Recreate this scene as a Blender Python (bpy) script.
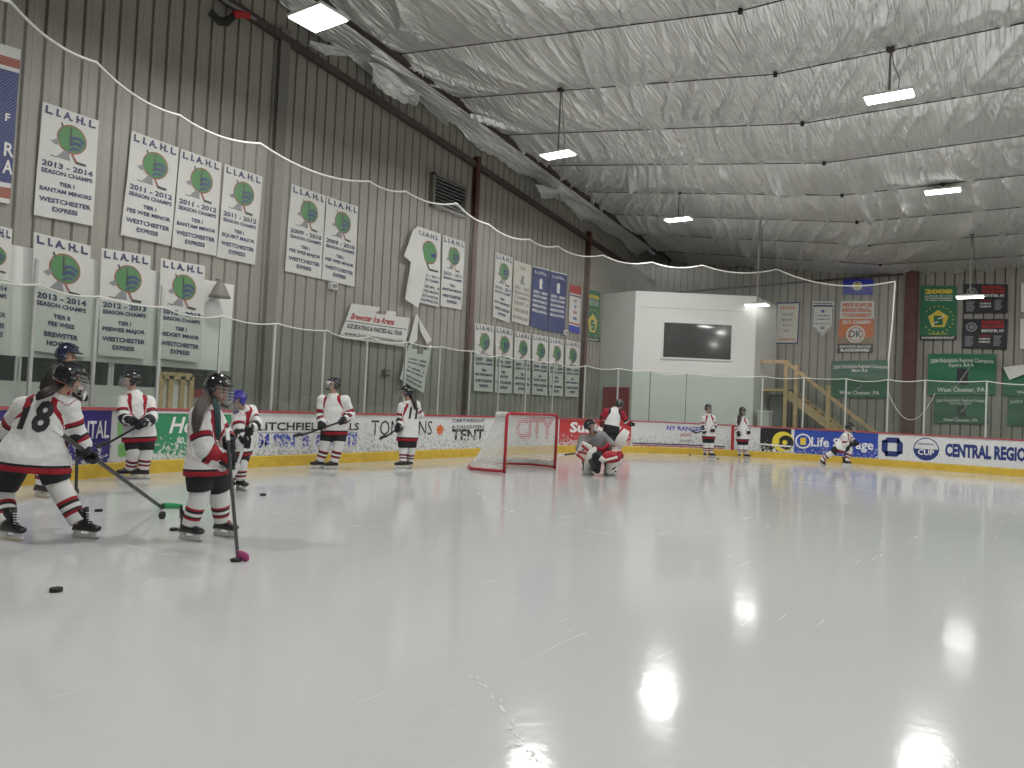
import bpy, bmesh, math, random
import numpy as np
from mathutils import Vector, Matrix
from mathutils.bvhtree import BVHTree
from mathutils.kdtree import KDTree
random.seed(7); rng = np.random.RandomState(5)
S = bpy.context.scene; COL = S.collection
for o in list(bpy.data.objects): bpy.data.objects.remove(o)
PI = math.pi
# ------------------------------------------------------------------ camera
YAW, PITCH, ROLL, FPX, HCAM = .60, .028, .046, 749.3, 1.393
_c, _s = math.cos(YAW), math.sin(YAW)
_f = np.array([-_s*math.cos(PITCH), _c*math.cos(PITCH), math.sin(PITCH)])
_r = np.array([_c, _s, 0.]); _u = np.cross(_r, _f)
RX = _r*math.cos(ROLL)+_u*math.sin(ROLL); RY = _u*math.cos(ROLL)-_r*math.sin(ROLL)
CM = np.array([RX, RY, -_f]); CP = np.array([0, 0, HCAM])
cd = bpy.data.cameras.new('camera'); cam = bpy.data.objects.new('camera', cd); COL.objects.link(cam)
cd.sensor_width = 36; cd.sensor_fit = 'HORIZONTAL'; cd.lens = FPX/1024*36; cd.clip_end = 300; cd.clip_start = .05
cam.matrix_world = Matrix(((RX[0], RY[0], -_f[0], 0), (RX[1], RY[1], -_f[1], 0), (RX[2], RY[2], -_f[2], HCAM), (0, 0, 0, 1)))
S.camera = cam
# ------------------------------------------------------------------ world, exposure
W = bpy.data.worlds.new('world'); S.world = W; W.use_nodes = True
W.node_tree.nodes['Background'].inputs[0].default_value = (.8, .85, .9, 1); W.node_tree.nodes['Background'].inputs[1].default_value = .05
S.view_settings.view_transform = 'Standard'; S.view_settings.look = 'None'; S.view_settings.gamma = 1
S.view_settings.use_curve_mapping = False; S.view_settings.exposure = 0.0
LAMP_W = 172; GLOW = 9
# ------------------------------------------------------------------ measuring helpers: bearing of a sighted point -> place in the hall
def ray(x, y): return CM.T@np.array([(x-512)/FPX, -(y-384)/FPX, -1.])
def onX(x, y, X): r = ray(x, y); return CP+r*(X/r[0])
def onY(x, y, Y): r = ray(x, y); return CP+r*(Y/r[1])
def onZ(x, y, z=0): r = ray(x, y); return CP+r*((z-HCAM)/r[2])
def V(*a): return Vector(a)
# ------------------------------------------------------------------ materials
def mat(name, col, rough=.6, metal=0, spec=.5, emit=0, noise=0, nscale=8, bump=0, bscale=40, coat=0, col2=None, alpha=1):
    m = bpy.data.materials.new(name); m.use_nodes = True; nt = m.node_tree; b = nt.nodes['Principled BSDF']
    b.inputs['Base Color'].default_value = (*col, 1); b.inputs['Roughness'].default_value = rough; b.inputs['Metallic'].default_value = metal
    b.inputs['Specular IOR Level'].default_value = spec
    if coat: b.inputs['Coat Weight'].default_value = coat
    if emit: b.inputs['Emission Color'].default_value = (*col, 1); b.inputs['Emission Strength'].default_value = emit
    if alpha < 1: b.inputs['Alpha'].default_value = alpha
    tc = nt.nodes.new('ShaderNodeTexCoord')
    if noise or col2:
        n = nt.nodes.new('ShaderNodeTexNoise'); n.inputs['Scale'].default_value = nscale; n.inputs['Detail'].default_value = 6
        nt.links.new(tc.outputs['Object'], n.inputs['Vector'])
        r = nt.nodes.new('ShaderNodeValToRGB'); r.color_ramp.elements[0].position = .3; r.color_ramp.elements[1].position = .7
        c2 = col2 or tuple(min(1, c*(1+noise)) for c in col); c1 = col if col2 else tuple(c*(1-noise) for c in col)
        r.color_ramp.elements[0].color = (*c1, 1); r.color_ramp.elements[1].color = (*c2, 1)
        nt.links.new(n.outputs[0], r.inputs[0]); nt.links.new(r.outputs[0], b.inputs['Base Color'])
    if bump:
        n = nt.nodes.new('ShaderNodeTexNoise'); n.inputs['Scale'].default_value = bscale; n.inputs['Detail'].default_value = 4
        nt.links.new(tc.outputs['Object'], n.inputs['Vector'])
        bp = nt.nodes.new('ShaderNodeBump'); bp.inputs['Strength'].default_value = bump; bp.inputs['Distance'].default_value = .02
        nt.links.new(n.outputs[0], bp.inputs['Height']); nt.links.new(bp.outputs[0], b.inputs['Normal'])
    return m
def chipped(name, col, lo=.2, hi=.75, dens=.5, back=(.62, .62, .6)):
    """printed board film that pucks have knocked white flecks into, thickest low down"""
    m = mat(name, col, .35); nt = m.node_tree; b = nt.nodes['Principled BSDF']
    g = nt.nodes.new('ShaderNodeNewGeometry'); sep = nt.nodes.new('ShaderNodeSeparateXYZ'); nt.links.new(g.outputs['Position'], sep.inputs[0])
    n = nt.nodes.new('ShaderNodeTexNoise'); n.inputs['Scale'].default_value = 16; n.inputs['Detail'].default_value = 5; n.inputs['Roughness'].default_value = .65
    nt.links.new(g.outputs['Position'], n.inputs['Vector'])
    mr = nt.nodes.new('ShaderNodeMapRange'); mr.inputs[1].default_value = lo; mr.inputs[2].default_value = hi; mr.inputs[3].default_value = dens; mr.inputs[4].default_value = .70
    nt.links.new(sep.outputs[2], mr.inputs[0])
    gt = nt.nodes.new('ShaderNodeMath'); gt.operation = 'GREATER_THAN'; nt.links.new(n.outputs[0], gt.inputs[0]); nt.links.new(mr.outputs[0], gt.inputs[1])
    mx = nt.nodes.new('ShaderNodeMix'); mx.data_type = 'RGBA'; mx.inputs[6].default_value = (*col, 1); mx.inputs[7].default_value = (*back, 1)
    nt.links.new(gt.outputs[0], mx.inputs[0]); nt.links.new(mx.outputs[2], b.inputs['Base Color'])
    return m
M = {}
def MM(k, *a, **kw): M[k] = mat(k, *a, **kw); return M[k]
MM('wall_panel', (.30, .285, .245), .5, noise=.08, nscale=1.2, bump=.1, bscale=3)
MM('seam_dark', (.12, .115, .10), .6)
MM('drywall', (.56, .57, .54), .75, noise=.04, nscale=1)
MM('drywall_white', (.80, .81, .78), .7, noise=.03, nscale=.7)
MM('concrete', (.22, .22, .21), .7, noise=.15)
MM('dark_glass', (.012, .016, .017), .08, coat=.3)
MM('dark', (.02, .02, .02), .7)
MM('rubber', (.012, .012, .013), .55)
MM('rust_steel', (.095, .034, .027), .55, noise=.25, nscale=5)
MM('brown_steel', (.075, .058, .048), .6, noise=.2)
MM('grey_steel', (.19, .175, .155), .5)
MM('steel', (.55, .56, .57), .3, 1)
MM('alu', (.62, .63, .62), .35, .6)
MM('white_plastic', (.74, .74, .72), .4)
MM('board_white', (.66, .67, .66), .3, noise=.06, nscale=9)
MM('yellow', (.62, .42, .05), .35, noise=.1, nscale=6)
MM('cap_red', (.30, .03, .04), .4)
MM('pipe_red', (.42, .02, .03), .35)
MM('rope', (.72, .72, .66), .8)
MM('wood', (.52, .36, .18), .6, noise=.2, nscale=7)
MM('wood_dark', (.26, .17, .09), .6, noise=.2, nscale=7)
MM('door_red', (.30, .012, .018), .5)
MM('vinyl', (.66, .66, .63), .55, noise=.03, nscale=3)
MM('vinyl_cream', (.62, .61, .53), .6, noise=.04, nscale=3)
MM('navy', (.02, .02, .11), .6)
MM('blue', (.018, .035, .17), .6)
MM('royal', (.02, .04, .42), .5)
MM('ink', (.02, .02, .025), .6)
MM('inkgrey', (.2, .2, .2), .6)
MM('red', (.42, .02, .02), .6)
MM('orange', (.62, .14, .02), .6)
MM('green', (.02, .16, .075), .6)
MM('green2', (.02, .13, .07), .6)
MM('logo_green', (.05, .23, .06), .6)
MM('logo_rim', (.30, .07, .04), .6)
MM('logo_grey', (.24, .25, .26), .6)
MM('gold', (.72, .56, .06), .6)
MM('white_ink', (.78, .78, .76), .6)
MM('foil_torn', (.80, .80, .78), .3, .5, bump=.6, bscale=12)
M['ad_navy'] = chipped('ad_navy', (.045, .035, .20), dens=.52)
M['ad_green'] = chipped('ad_green', (.04, .26, .12), dens=.44)
M['ad_lime'] = chipped('ad_lime', (.22, .52, .16), dens=.55)
M['ad_blue'] = chipped('ad_blue', (.03, .07, .38), lo=.2, hi=.95, dens=.56)
M['ad_bluechip'] = chipped('ad_bluechip', (.05, .07, .42), lo=.2, hi=1.2, dens=.44)
M['ad_ink'] = chipped('ad_ink', (.02, .02, .025), lo=.2, hi=1.1, dens=.47)
M['ad_black'] = chipped('ad_black', (.015, .015, .017), dens=.48)
M['ad_red'] = chipped('ad_red', (.50, .045, .05), dens=.46)
M['ad_redchip'] = chipped('ad_redchip', (.50, .06, .08), lo=.2, hi=1.1, dens=.47)
M['ad_white'] = chipped('ad_white', (.72, .73, .74), dens=.5, back=(.5, .5, .49))
M['ad_gold'] = chipped('ad_gold', (.75, .6, .05), dens=.55)
M['board_scuff'] = chipped('board_scuff', (.67, .68, .67), lo=.18, hi=1.2, dens=.5, back=(.42, .42, .40))
def make_ice():
    m = mat('ice', (.62, .63, .625), .1); nt = m.node_tree; b = nt.nodes['Principled BSDF']; L = nt.links.new
    b.inputs['IOR'].default_value = 1.33; b.inputs['Specular IOR Level'].default_value = .5
    g = nt.nodes.new('ShaderNodeNewGeometry')
    def nz(scale, vec, det=4):
        n = nt.nodes.new('ShaderNodeTexNoise'); n.inputs['Scale'].default_value = scale; n.inputs['Detail'].default_value = det
        mp = nt.nodes.new('ShaderNodeMapping'); mp.inputs['Scale'].default_value = vec[:3]; mp.inputs['Rotation'].default_value = (0, 0, vec[3])
        L(g.outputs['Position'], mp.inputs[0]); L(mp.outputs[0], n.inputs['Vector']); return n.outputs[0]
    def ramp(x, a, bb, c0, c1):
        r = nt.nodes.new('ShaderNodeMapRange'); r.inputs[1].default_value = a; r.inputs[2].default_value = bb; r.inputs[3].default_value = c0; r.inputs[4].default_value = c1
        L(x, r.inputs[0]); return r.outputs[0]
    def mth(op, x, y):
        k = nt.nodes.new('ShaderNodeMath'); k.operation = op
        for i, q in enumerate((x, y)):
            if isinstance(q, (int, float)): k.inputs[i].default_value = q
            else: L(q, k.inputs[i])
        return k.outputs[0]
    big = nz(.35, (1, 1, 1, 0)); patch = nz(1.6, (1, .6, 1, .5))
    sc = None
    for (rot, sx) in ((.3, 60), (1.1, 45), (-.7, 55), (2.0, 50)):
        n = nz(1., (sx, .9, 1, rot), 2); s_ = ramp(n, .70, .74, 0, 1); sc = s_ if sc is None else mth('MAXIMUM', sc, s_)
    sc = mth('MULTIPLY', sc, ramp(patch, .48, .66, 0, 1))
    rough = mth('ADD', ramp(big, .3, .7, .09, .14), mth('MULTIPLY', sc, .25)); L(rough, b.inputs['Roughness'])
    mx = nt.nodes.new('ShaderNodeMix'); mx.data_type = 'RGBA'; mx.inputs[6].default_value = (.54, .55, .545, 1); mx.inputs[7].default_value = (.80, .81, .80, 1)
    L(mth('MULTIPLY', sc, .35), mx.inputs[0]); L(mx.outputs[2], b.inputs['Base Color'])
    bp = nt.nodes.new('ShaderNodeBump'); bp.inputs['Strength'].default_value = .13; bp.inputs['Distance'].default_value = .02
    L(mth('ADD', nz(3, (1, .5, 1, .6), 5), mth('MULTIPLY', nz(14, (1, 1, 1, 0), 3), .30)), bp.inputs['Height']); L(bp.outputs[0], b.inputs['Normal'])
    return m
M['ice'] = make_ice()
MM('ice_frost', (.70, .71, .70), .45)
def make_foil():
    m = mat('foil', (.90, .90, .88), .30, .6); nt = m.node_tree; b = nt.nodes['Principled BSDF']; L = nt.links.new
    g = nt.nodes.new('ShaderNodeNewGeometry'); acc = None
    for rot, sx, amp, pw in ((-.18, 3.2, 1.3, 7), (-.42, 5, 1., 6), (.05, 8, .35, 4)):
        mp = nt.nodes.new('ShaderNodeMapping'); mp.inputs['Rotation'].default_value = (0, 0, rot); mp.inputs['Scale'].default_value = (sx, sx*.07, 1)
        n = nt.nodes.new('ShaderNodeTexNoise'); n.inputs['Scale'].default_value = 1.; n.inputs['Detail'].default_value = 3; n.inputs['Distortion'].default_value = .5
        L(g.outputs['Position'], mp.inputs[0]); L(mp.outputs[0], n.inputs['Vector'])
        def mth(op, x, y=0.):
            k = nt.nodes.new('ShaderNodeMath'); k.operation = op
            for i, q in enumerate((x, y)):
                if isinstance(q, (int, float)): k.inputs[i].default_value = q
                else: L(q, k.inputs[i])
            return k.outputs[0]
        r = mth('SUBTRACT', 1., mth('MULTIPLY', mth('ABSOLUTE', mth('SUBTRACT', n.outputs[0], .5)), 5.)); r = mth('MULTIPLY', mth('POWER', mth('MAXIMUM', r, 0.), pw), amp); acc = r if acc is None else mth('ADD', acc, r)
    bp = nt.nodes.new('ShaderNodeBump'); bp.inputs['Strength'].default_value = .6; bp.inputs['Distance'].default_value = .03; bp.invert = True
    L(acc, bp.inputs['Height']); L(bp.outputs[0], b.inputs['Normal'])
    return m
M['foil'] = make_foil()
def make_glass():
    m = bpy.data.materials.new('rink_glass'); m.use_nodes = True; nt = m.node_tree; nt.nodes.clear(); L = nt.links.new
    out = nt.nodes.new('ShaderNodeOutputMaterial'); t = nt.nodes.new('ShaderNodeBsdfTransparent'); t.inputs[0].default_value = (.88, .92, .89, 1)
    gl = nt.nodes.new('ShaderNodeBsdfGlossy'); gl.inputs['Roughness'].default_value = .03
    d = nt.nodes.new('ShaderNodeBsdfDiffuse'); d.inputs[0].default_value = (.52, .57, .53, 1)
    lw = nt.nodes.new('ShaderNodeLayerWeight'); pw = nt.nodes.new('ShaderNodeMath'); pw.operation = 'POWER'; pw.inputs[1].default_value = 4.; L(lw.outputs['Facing'], pw.inputs[0]); fr = nt.nodes.new('ShaderNodeMath'); fr.operation = 'MULTIPLY_ADD'; fr.inputs[1].default_value = .6; fr.inputs[2].default_value = .045; L(pw.outputs[0], fr.inputs[0])
    a = nt.nodes.new('ShaderNodeMixShader'); a.inputs[0].default_value = .035; L(t.outputs[0], a.inputs[1]); L(d.outputs[0], a.inputs[2])
    c = nt.nodes.new('ShaderNodeMixShader'); L(fr.outputs[0], c.inputs[0]); L(a.outputs[0], c.inputs[1]); L(gl.outputs[0], c.inputs[2]); L(c.outputs[0], out.inputs[0])
    return m
M['glass'] = make_glass()
def make_netting():
    m = bpy.data.materials.new('netting'); m.use_nodes = True; nt = m.node_tree; nt.nodes.clear(); L = nt.links.new
    out = nt.nodes.new('ShaderNodeOutputMaterial'); t = nt.nodes.new('ShaderNodeBsdfTransparent'); d = nt.nodes.new('ShaderNodeBsdfDiffuse'); d.inputs[0].default_value = (.5, .5, .47, 1)
    uv = nt.nodes.new('ShaderNodeUVMap'); sp = nt.nodes.new('ShaderNodeSeparateXYZ'); L(uv.outputs[0], sp.inputs[0])
    def mth(op, x, y=None):
        k = nt.nodes.new('ShaderNodeMath'); k.operation = op
        for i, q in enumerate((x, y)):
            if q is None: continue
            if isinstance(q, (int, float)): k.inputs[i].default_value = q
            else: L(q, k.inputs[i])
        return k.outputs[0]
    lines = [mth('LESS_THAN', mth('FRACT', mth('MULTIPLY', e, 22.)), .06) for e in (mth('ADD', sp.outputs[0], sp.outputs[1]), mth('SUBTRACT', sp.outputs[0], sp.outputs[1]))]
    mx = nt.nodes.new('ShaderNodeMixShader'); L(mth('MAXIMUM', *lines), mx.inputs[0]); L(t.outputs[0], mx.inputs[1]); L(d.outputs[0], mx.inputs[2]); L(mx.outputs[0], out.inputs[0])
    return m
M['netting'] = make_netting()
def lampmat():
    m = mat('diffuser', (1, .98, .95), .4, emit=GLOW); return m
M['diffuser'] = lampmat()
# kit of the skaters
MM('jersey_solid', (.70, .70, .69), .8); MM('cloth_black', (.014, .016, .019), .75, noise=.2, nscale=20); MM('cloth_white', (.70, .70, .69), .85); MM('cloth_red', (.33, .015, .025), .8)
MM('cloth_grey', (.20, .20, .205), .85, noise=.1, nscale=9); MM('skin', (.50, .30, .22), .55); MM('hair', (.016, .011, .009), .5, noise=.3, nscale=40)
MM('hair_light', (.075, .06, .05), .5, noise=.3, nscale=60); MM('teal', (.02, .055, .06), .6)
MM('helmet_black', (.010, .011, .014), .15, coat=.6); MM('helmet_navy', (.01, .018, .045), .15, coat=.6); MM('helmet_blue', (.02, .02, .26), .15, coat=.6)
MM('boot', (.018, .018, .02), .35); MM('tape_green', (.04, .33, .12), .7); MM('tape_pink', (.46, .08, .26), .7); MM('carbon', (.03, .03, .033), .35); MM('stick_white', (.6, .6, .6), .4)
MM('visor', (.45, .48, .5), .08, alpha=.35); MM('pad_white', (.66, .65, .60), .55); MM('pad_red', (.40, .02, .03), .55)
def jersey_mat(name, base, bands):
    m = mat(name, base, .85, bump=.25, bscale=14); nt = m.node_tree; b = nt.nodes['Principled BSDF']
    at = nt.nodes.new('ShaderNodeAttribute'); at.attribute_name = 'st'
    mr = nt.nodes.new('ShaderNodeMapRange'); mr.inputs[1].default_value = 0; mr.inputs[2].default_value = 4; nt.links.new(at.outputs['Fac'], mr.inputs[0])
    r = nt.nodes.new('ShaderNodeValToRGB'); r.color_ramp.interpolation = 'CONSTANT'; cr = r.color_ramp
    cr.elements[0].position = 0; cr.elements[0].color = (*bands[0][1], 1); cr.elements.remove(cr.elements[1])
    for v, c in bands[1:]: e = cr.elements.new(v/4); e.color = (*c, 1)
    nt.links.new(mr.outputs[0], r.inputs[0]); nt.links.new(r.outputs[0], b.inputs['Base Color']); return m
_w, _rd, _bk, _gy = (.70, .70, .69), (.30, .012, .025), (.014, .014, .018), (.22, .22, .225)
M['jersey'] = jersey_mat('jersey', _w, [(0, _rd), (.07, _bk), (.10, _w), (1.25, _rd), (1.75, _w), (2.27, _rd), (2.345, _bk), (2.39, _w), (2.60, _bk), (2.65, _rd), (2.73, _w)])
M['jersey_dark'] = jersey_mat('jersey_dark', _w, [(0, _bk), (.30, _w), (1.15, _bk), (1.8, _rd), (2.45, _bk), (2.55, _w), (2.66, _bk)])
M['jersey_grey'] = jersey_mat('jersey_grey', _gy, [(0, _gy), (.16, _rd), (.24, _gy), (2.72, _rd), (2.8, _w), (2.86, _rd)])
# ------------------------------------------------------------------ mesh builder
class MB:
    def __init__(s): s.v = []; s.f = []; s.m = []; s.mats = []
    def mi(s, m):
        m = M[m] if isinstance(m, str) else m
        if m not in s.mats: s.mats.append(m)
        return s.mats.index(m)
    def add(s, vs, fs, m):
        o = len(s.v); k = s.mi(m); s.v += [tuple(map(float, p)) for p in vs]; s.f += [tuple(i+o for i in f) for f in fs]; s.m += [k]*len(fs)
    def box(s, c, d, m, R=None):
        hx, hy, hz = d[0]/2, d[1]/2, d[2]/2
        vs = [(x, y, z) for x in (-hx, hx) for y in (-hy, hy) for z in (-hz, hz)]
        if R is not None: vs = [tuple(R@Vector(p)) for p in vs]
        vs = [(p[0]+c[0], p[1]+c[1], p[2]+c[2]) for p in vs]
        s.add(vs, [(0, 1, 3, 2), (4, 6, 7, 5), (0, 4, 5, 1), (2, 3, 7, 6), (0, 2, 6, 4), (1, 5, 7, 3)], m)
    def beam(s, a, b, w, h, m, up=(0, 0, 1)):
        a, b = Vector(a), Vector(b); d = (b-a).normalized(); x = d.cross(Vector(up))
        if x.length < 1e-4: x = d.cross(Vector((1, 0, 0)))
        x.normalize(); y = x.cross(d)
        vs = [p+x*(i*w/2)+y*(j*h/2) for p in (a, b) for i, j in ((-1, -1), (1, -1), (1, 1), (-1, 1))]
        s.add(vs, [(3, 2, 1, 0), (4, 5, 6, 7), (0, 1, 5, 4), (1, 2, 6, 5), (2, 3, 7, 6), (3, 0, 4, 7)], m)
    def tube(s, pts, rad, m, n=10, side=None, cap=True):
        """loft: rad = number, list of numbers or list of (a,b); side = direction of the a axis"""
        pts = [Vector(p) for p in pts]; k = len(pts)
        if not hasattr(rad, '__len__'): rad = [rad]*k
        vs = []; prev = None
        for i, p in enumerate(pts):
            t = (pts[min(i+1, k-1)]-pts[max(i-1, 0)])
            if t.length < 1e-7: t = Vector((0, 0, 1))
            t.normalize()
            ref = Vector(side) if side is not None else (prev if prev is not None else (Vector((0, 0, 1)) if abs(t.z) < .9 else Vector((1, 0, 0))))
            x = ref-t*ref.dot(t)
            if x.length < 1e-5: x = t.orthogonal()
            x.normalize(); prev = x; y = t.cross(x); r = rad[i]; a, b = r if hasattr(r, '__len__') else (r, r)
            for j in range(n): an = 2*PI*j/n; vs.append(p+x*(a*math.cos(an))+y*(b*math.sin(an)))
        fs = [(i*n+j, i*n+(j+1) % n, (i+1)*n+(j+1) % n, (i+1)*n+j) for i in range(k-1) for j in range(n)]
        mlist = m if isinstance(m, list) else None
        if mlist:
            o = len(s.v); s.v += [tuple(p) for p in vs]
            for q, f in enumerate(fs): s.f.append(tuple(i+o for i in f)); s.m.append(s.mi(mlist[min(q//n, len(mlist)-1)]))
            if cap:
                s.f.append(tuple(o+i for i in range(n))[::-1]); s.m.append(s.mi(mlist[0])); s.f.append(tuple(o+(k-1)*n+i for i in range(n))); s.m.append(s.mi(mlist[-1]))
        else:
            if cap: fs += [tuple(range(n))[::-1], tuple((k-1)*n+i for i in range(n))]
            s.add(vs, fs, m)
    def ball(s, c, r, m, n=12, R=None, keep=None):
        r = r if hasattr(r, '__len__') else (r, r, r); k = n//2+1; vs = []; fs = []
        for i in range(k+1):
            for j in range(n): a = PI*i/k; b = 2*PI*j/n; vs.append(Vector((r[0]*math.sin(a)*math.cos(b), r[1]*math.sin(a)*math.sin(b), r[2]*math.cos(a))))
        for i in range(k):
            for j in range(n):
                f = (i*n+j, (i+1)*n+j, (i+1)*n+(j+1) % n, i*n+(j+1) % n)
                if keep and not keep(sum((vs[q] for q in f), Vector())/4): continue
                fs.append(f)
        if R is not None: vs = [R@p for p in vs]
        s.add([p+Vector(c) for p in vs], fs, m)
    def build(s, name, parent=None, smooth=False, bevel=0, merge=False):
        me = bpy.data.meshes.new(name); me.from_pydata(s.v, [], s.f)
        for m in s.mats: me.materials.append(m)
        me.polygons.foreach_set('material_index', s.m)
        if merge:
            b = bmesh.new(); b.from_mesh(me); bmesh.ops.remove_doubles(b, verts=b.verts, dist=1e-5); b.to_mesh(me); b.free()
        if smooth: me.polygons.foreach_set('use_smooth', [True]*len(me.polygons))
        me.update(); o = bpy.data.objects.new(name, me); COL.objects.link(o)
        if bevel: md = o.modifiers.new('bevel', 'BEVEL'); md.width = bevel; md.segments = 2; md.limit_method = 'ANGLE'
        if parent is not None: attach(o, parent)
        return o
def attach(o, parent):
    o.parent = parent; o.matrix_parent_inverse = Matrix.Translation(-parent.location)
def tag(o, label, cat, group=None, kind=None):
    o['label'] = label; o['category'] = cat
    if group: o['group'] = group
    if kind: o['kind'] = kind
    return o
def thing(name, label, cat, loc, group=None):
    o = bpy.data.objects.new(name, None); COL.objects.link(o); o.location = Vector([float(q) for q in loc]); o.empty_display_size = .1
    o.matrix_world = Matrix.Translation(o.location); return tag(o, label, cat, group)
def struct(o): o['kind'] = 'structure'; return o
def evaluated(o, mods):
    for t, kw in mods:
        md = o.modifiers.new(t, t)
        for k, v in kw.items(): setattr(md, k, v)
    dg = bpy.context.evaluated_depsgraph_get(); dg.update()
    me = bpy.data.meshes.new_from_object(o.evaluated_get(dg)); old = o.data; o.modifiers.clear(); o.data = me; me.name = o.name; bpy.data.meshes.remove(old); return o
# ------------------------------------------------------------------ lettering
_tc = {}
def glyphs(txt, bold=0., shear=0., sub=0):
    key = (txt, bold, shear, sub)
    if key in _tc: return _tc[key]
    cu = bpy.data.curves.new('t', 'FONT'); cu.body = txt; cu.size = 1; cu.offset = bold; cu.shear = shear; cu.resolution_u = 2; cu.space_line = .8
    o = bpy.data.objects.new('t', cu); COL.objects.link(o); dg = bpy.context.evaluated_depsgraph_get(); dg.update()
    me = bpy.data.meshes.new_from_object(o.evaluated_get(dg))
    if sub:
        b = bmesh.new(); b.from_mesh(me); bmesh.ops.triangulate(b, faces=b.faces); bmesh.ops.subdivide_edges(b, edges=[e for e in b.edges if e.calc_length() > .08], cuts=sub, use_grid_fill=False); bmesh.ops.triangulate(b, faces=b.faces); b.to_mesh(me); b.free()
    vs = np.array([v.co[:] for v in me.vertices]) if len(me.vertices) else np.zeros((1, 3)); fs = [tuple(p.vertices) for p in me.polygons]
    bpy.data.objects.remove(o); bpy.data.curves.remove(cu); bpy.data.meshes.remove(me)
    x0, x1 = vs[:, 0].min(), vs[:, 0].max(); vs[:, 0] -= (x0+x1)/2; vs = vs/np.array([.7, .7, 1]); w = (x1-x0)/.7
    _tc[key] = (vs, fs, w); return _tc[key]
class Sheet:
    """a printed sheet: P(u,v,off) maps metres on the sheet (u across, v up from the bottom) to the hall"""
    def __init__(s, P, w, h): s.P = P; s.w = w; s.h = h; s.mb = MB(); s.lv = .004
    def grid(s, m, nx=6, ny=8, outline=None, thick=.0):
        vs = []; fs = []
        for j in range(ny+1):
            for i in range(nx+1): vs.append(s.P(s.w*i/nx, s.h*j/ny, 0))
        fs = [(j*(nx+1)+i, j*(nx+1)+i+1, (j+1)*(nx+1)+i+1, (j+1)*(nx+1)+i) for j in range(ny) for i in range(nx) if outline is None or outline((i+.5)/nx, (j+.5)/ny)]
        s.mb.add(vs, fs, m)
        vs2 = [s.P(s.w*i/nx, s.h*j/ny, -.006) for j in range(ny+1) for i in range(nx+1)]; s.mb.add(vs2, [f[::-1] for f in fs], m)
        if outline is None:
            rim = [i for i in range(nx+1)]+[j*(nx+1)+nx for j in range(1, ny+1)]+[ny*(nx+1)+i for i in range(nx-1, -1, -1)]+[j*(nx+1) for j in range(ny-1, 0, -1)]
            k = len(rim); s.mb.add([vs[i] for i in rim]+[vs2[i] for i in rim], [(i, i+k, (i+1) % k+k, (i+1) % k) for i in range(k)], m)
    def rect(s, u0, v0, u1, v1, m, lv=1, n=4):
        vs = []; 
        for j in range(n+1):
            for i in range(n+1): vs.append(s.P((u0+(u1-u0)*i/n)*s.w, (v0+(v1-v0)*j/n)*s.h, s.lv*lv))
        s.mb.add(vs, [(j*(n+1)+i, j*(n+1)+i+1, (j+1)*(n+1)+i+1, (j+1)*(n+1)+i) for j in range(n) for i in range(n)], m)
    def poly(s, pts, m, lv=1):
        """pts in metres; fan from the centroid"""
        c = np.mean(np.array(pts), axis=0); vs = [s.P(c[0], c[1], s.lv*lv)]+[s.P(p[0], p[1], s.lv*lv) for p in pts]; k = len(pts)
        s.mb.add(vs, [(0, i+1, (i+1) % k+1) for i in range(k)], m)
    def disc(s, u, v, r, m, lv=1, a0=0, a1=2*PI, ry=None, n=22):
        ry = ry or r; pts = [(u+r*math.cos(a0+(a1-a0)*i/n), v+ry*math.sin(a0+(a1-a0)*i/n)) for i in range(n+1)]; s.poly(pts, m, lv)
    def ring(s, u, v, r, r2, m, lv=1, n=26, a0=0, a1=2*PI):
        vs = []
        for i in range(n+1):
            a = a0+(a1-a0)*i/n
            for q in (r, r2): vs.append(s.P(u+q*math.cos(a), v+q*math.sin(a), s.lv*lv))
        s.mb.add(vs, [(2*i, 2*i+1, 2*i+3, 2*i+2) for i in range(n)], m)
    def line(s, pts, w, m, lv=1):
        for (a, b) in zip(pts[:-1], pts[1:]):
            d = np.array(b)-np.array(a); l = np.linalg.norm(d)+1e-9; n = np.array([-d[1], d[0]])/l*w/2
            s.mb.add([s.P(*(np.array(p)+k*n), s.lv*lv) for p, k in ((a, -1), (b, -1), (b, 1), (a, 1))], [(0, 1, 2, 3)], m)
    def text(s, t, u, v, size, m, maxw=.92, bold=.015, shear=0, lv=2, fill=False, arc=0):
        """u,v fractions of the sheet (v = baseline); size = cap height in metres"""
        vs, fs, w = glyphs(t, bold, shear); k = size; kx = size
        if fill or w*size > maxw*s.w: kx = maxw*s.w/w
        s.mb.add([s.P(u*s.w+p[0]*kx, v*s.h+p[1]*k-arc*(p[0]*kx)**2, s.lv*lv) for p in vs], fs, m)
    def done(s, name, parent=None): return s.mb.build(name, parent)
def quad_sheet(c, ripple=.012, seed=0, up=None):
    """sheet hung between four hall points: top-left, top-right, bottom-right, bottom-left, seen from the front"""
    tl, tr, br, bl = [np.array(p, float) for p in c]; w = (np.linalg.norm(tr-tl)+np.linalg.norm(br-bl))/2; h = (np.linalg.norm(bl-tl)+np.linalg.norm(br-tr))/2
    n = np.cross(tr-tl, tl-bl); n /= np.linalg.norm(n)
    if n@(CP-tl) < 0: n = -n
    def P(u, v, off):
        a, b = u/w, v/h; p = (bl*(1-a)+br*a)*(1-b)+(tl*(1-a)+tr*a)*b
        rp = ripple*(math.sin(a*5+seed)*math.cos(b*4+seed*2)+.4*math.sin(b*11+a*3+seed))
        return p+n*(off+rp+ripple*1.5+.012)
    return Sheet(P, w, h)
exec_groups = {}
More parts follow.
